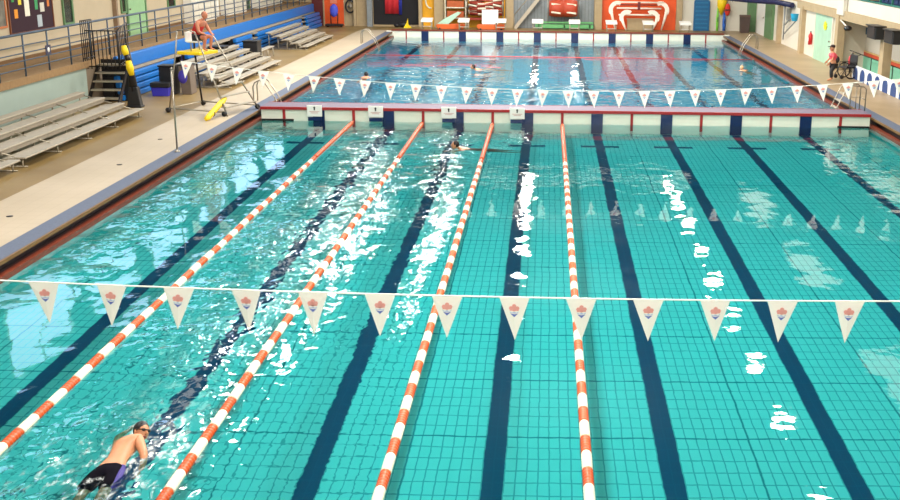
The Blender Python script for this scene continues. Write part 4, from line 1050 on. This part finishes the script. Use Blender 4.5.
# wheelchair
t = empty('wheelchair', (11.25, 10.45, DZ), .3, 'black wheelchair parked behind the person in pink', 'wheelchair')
for y in (-.27,.27):
    b = MB(); b.tube([(.28*math.cos(a),y,.30+.28*math.sin(a)) for a in [k*PI/10 for k in range(21)]], .025, 8)
    for k in range(4): b.tube([(.28*math.cos(k*PI/4),y,.30+.28*math.sin(k*PI/4)),(-.28*math.cos(k*PI/4),y,.30-.28*math.sin(k*PI/4))], .006, 5)
    part(b, 'wheel', black, t)
    b = MB(); b.lathe([(0,-.02),(.08,-.02),(.08,.02),(0,.02)], c=(-.38,y*.8,.08), axis='y', n=12); part(b, 'caster', black, t)
b = MB(); b.box((-.25,-.24,.40),(.22,.24,.47)); part(b, 'seat', black, t, .02)
b = MB(); b.rbox((.24,0,.68),(.04,.46,.46), ry=.12); part(b, 'backrest', black, t, .02)
b = MB()
for y in (-.25,.25): b.tube([(.22,y,.12),(.24,y,.88),(.36,y,.93)], .018, 6); b.tube([(.2,y,.62),(-.22,y,.62),(-.24,y,.42),(-.42,y,.12)], .016, 6)
part(b, 'frame', blackm, t)
t = empty('red_bag', (11.55, 11.1, DZ), 0, 'red bag hung on a rail behind the wheelchair', 'bag')
b = MB(); b.ball((0,0,.62),(.14,.12,.26)); part(b, 'bag', mat('bag_red', (196,50,60), .7), t); b = MB(); b.tube([(0,0,.85),(.0,.0,1.0)], .03, 6); b.tube([(0,.05,0),(0,.05,1.0)], .02, 6); part(b, 'post', steel, t)
# recess railing
t = empty('recess_railing', (11.95, 0, DZ), 0, 'dark pipe railing along the right recess', 'railing')
b = MB(); b.tube([(0,-10,.85),(0,13.0,.85)], .022, 8); part(b, 'handrail', blackm, t)
for k in range(9):
    b = MB(); b.tube([(0,-9.8+2.8*k,0),(0,-9.8+2.8*k,.85)], .018, 6); part(b, 'post', blackm, t)
# slatted panels with navy arches
for k in range(12):
    y = 10.2 - 1.0*k
    t = empty('arch_screen', (11.50, y, DZ), 0, 'white low screen with navy arch shapes along the right deck', 'screen', 'white arch screens on the right deck')
    b = MB(); b.box((0,-.5,0),(.04,.5,.52)); part(b, 'panel', mat('screen_white', (226,230,232), .5), t)
    for yy in (0,):
        pts = [(yy-.30,.0),(yy+.30,.0),(yy+.30,.22)] + [(yy+.30*math.cos(a), .22+.24*math.sin(a)) for a in [PI*j/8 for j in range(1,8)]] + [(yy-.30,.22)]
        b = MB(); b.prism(pts, 'x', -.02, -.001); part(b, 'arch', mat('arch_blue', (28,66,124), .5), t)
# loudspeakers and camera under the balcony
for (y, x, l) in ((7.6, 11.5, 'black loudspeaker under the balcony, the one farther back'), (5.6, 11.55, 'black loudspeaker under the balcony at the right edge of view')):
    t = empty('loudspeaker', (x, y, 2.12), 0, l, 'loudspeaker')
    b = MB(); b.box((-.28,-.55,-.05),(.25,.5,.38)); part(b, 'cabinet', black, t, .02)
    b = MB(); b.box((-.295,-.48,.0),(-.28,.43,.34)); part(b, 'grille', blackm, t)
    b = MB(); b.box((-.34,-.6,.38),(.28,.56,.43)); part(b, 'bracket', blackm, t)
t = empty('security_camera', (11.5, 11.9, 2.12), 0, 'small black round camera on an arm under the balcony beam', 'camera')
b = MB(); b.ball((0,0,0),(.16,.2,.11)); part(b, 'housing', black, t); b = MB(); b.tube([(0,.1,.03),(.15,1.9,.22)], .035, 8); part(b, 'arm', cream2, t)
# seats and people-less teal rail on the balcony
t = empty('balcony_railing', (11.8, 0, 3.22), 0, 'teal railing with posts on top of the right balcony', 'railing')
teal = mat('teal_rail', (28,110,96), .5)
b = MB(); b.box((-.04,-14,.02),(.04,12.9,.07)); b.box((-.03,-14,.85),(.03,12.9,.92)); part(b, 'rail', teal, t)
for k in range(18):
    b = MB(); b.box((-.03,-13.8+1.5*k,.07),(.03,-13.72+1.5*k,.85)); part(b, 'post', teal, t)
for k in range(14):
    t = empty('spectator_seat', (12.6, 12.0-.62*k, 3.15), 0, 'dark blue spectator seat behind the teal balcony rail', 'seat', 'spectator seats on the balcony')
    b = MB(); b.box((-.2,-.24,-.02),(.2,.24,.04)); part(b, 'seat', mat('seat_navy', (20,50,96), .5), t, .02); b = MB(); b.box((.18,-.24,.0),(.24,.24,.5)); part(b, 'backrest', mat('seat_navy', (20,50,96), .5), t, .02)
    b = MB(); b.box((-.04,-.04,-.45),(.04,.04,-.02)); part(b, 'pedestal', blackm, t)

b = MB(); b.ball((.16,0,.80),(.10,.15,.14)); b.build('hip_bag', black, wo)
for x in (-1.2, 1.2):
    t = empty('wall_lamp', (x, FY-.5, 2.75), 0, 'square lit lamp mounted above the grey steel shutters', 'lamp', 'wall lamps above the steel shutters')
    b = MB(); b.box((-.16,-.06,-.16),(.16,.0,.16)); b.build('glass', lamp_glow, t, .02)
    b = MB(); b.box((-.2,.0,-.2),(.2,.5,.2)); b.build('housing', blackm, t, .01)
# ------------------------------------------------------------------ lamps and added fill lights
proto = None
for r_, x in enumerate((-9.3, -5.4, -1.5, 6.5)):  # second row is an addition, put in for glints on the left water
    for k in range(12):
        if (x == -1.5 and k in (3, 4)) or (x == -5.4 and k < 6): continue
        y = -22.0 + 4.6*k
        if proto is None:
            proto = empty('ceiling_light', (x, y, 8.0), 0, 'round high bay lamp hung above the pool', 'ceiling light', 'high bay lamps above the pool')
            b = MB(); b.lathe([(0,.0),(.34,.0),(.34,.02),(0,.02)], n=20); b.build('diffuser', lamp_glow, proto)
            b = MB(); b.lathe([(.38,-.02),(.38,.02),(.16,.30),(.10,.40),(0,.40)], n=20); b.build('shade', mat('lamp_shade', (180,180,176), .4, .5), proto)
            b = MB(); b.tube([(0,0,.4),(0,0,.9)], .015, 6); b.build('suspension', steel, proto)
        else: dup(proto, (x, y, 8.0))
def area(name, loc, size, sy, power, col, rot=(0,0,0)):
    d = bpy.data.lights.new(name, 'AREA'); d.shape = 'RECTANGLE'; d.size = size; d.size_y = sy; d.energy = power; d.color = col
    o = bpy.data.objects.new(name, d); COL.objects.link(o); o.location = loc; o.rotation_euler = rot; return o
warm = (1.0, .90, .76); neut = (1.0, .95, .88)
UP, DN = 160, 42
for y in (-24, -12, 0, 12, 24):  # unseen upward fill, added to bounce light off the ceiling
    area('ceiling_bounce_fill', (0.6, y, 6.6), 5, 5, UP, neut, (PI, 0, 0))
for y in (-26, -13, 0, 13, 26):  # unseen fills with no fixture, added to brighten the decks
    area('side_fill', (-11.8, y, 8.2), 1.2, 6, DN, warm)
    area('side_fill', (11.0, y, 8.2), 1.2, 6, DN*.8, warm)
area('side_fill', (0, 31.0, 8.0), 16, 1.2, 90, warm)  # unseen fill added over the far end
area('camera_side_fill', (0, -38.5, 7.2), 14, 1.2, 2600, neut, (math.radians(62), 0, 0))  # unseen fill behind the camera, added to brighten the pennants
for x, pw in ((-9.3, 240), (-5.4, 160), (-1.5, 780), (6.5, 380)):  # second entry powers the lamp row added for glints
    for k in range(12):
        if (x == -1.5 and k in (3, 4)) or (x == -5.4 and k < 6): continue
        o = area('bay_lamp', (x, -22.0+4.6*k, 7.97), .46, .46, pw * (1.15 if 5 < k < 10 else .45 if k > 10 else 1), neut); o.data.shape = 'DISK'; o.data.cycles.is_caustics_light = True

for o in bpy.data.objects:
    top = o.parent or o
    if o.name.startswith('wall_pool') or o.name.startswith('trim_far_lane') or top.name.startswith('bulkhead') or top.name == 'person':
        o.cycles.is_caustics_receiver = True
wd = bpy.data.worlds.new('world'); SC.world = wd; wd.use_nodes = True
wd.node_tree.nodes['Background'].inputs[0].default_value = (.6,.7,.8,1); wd.node_tree.nodes['Background'].inputs[1].default_value = .2
SC.view_settings.view_transform = 'Standard'; SC.view_settings.look = 'None'; SC.view_settings.gamma = 1.0
SC.view_settings.use_curve_mapping = False; SC.view_settings.exposure = -0.24
try:
    SC.cycles.use_denoising = True; SC.cycles.sample_clamp_indirect = 6.0
    SC.cycles.caustics_refractive = True; SC.cycles.caustics_reflective = True; SC.cycles.max_bounces = 10; SC.cycles.diffuse_bounces = 4
except Exception: pass
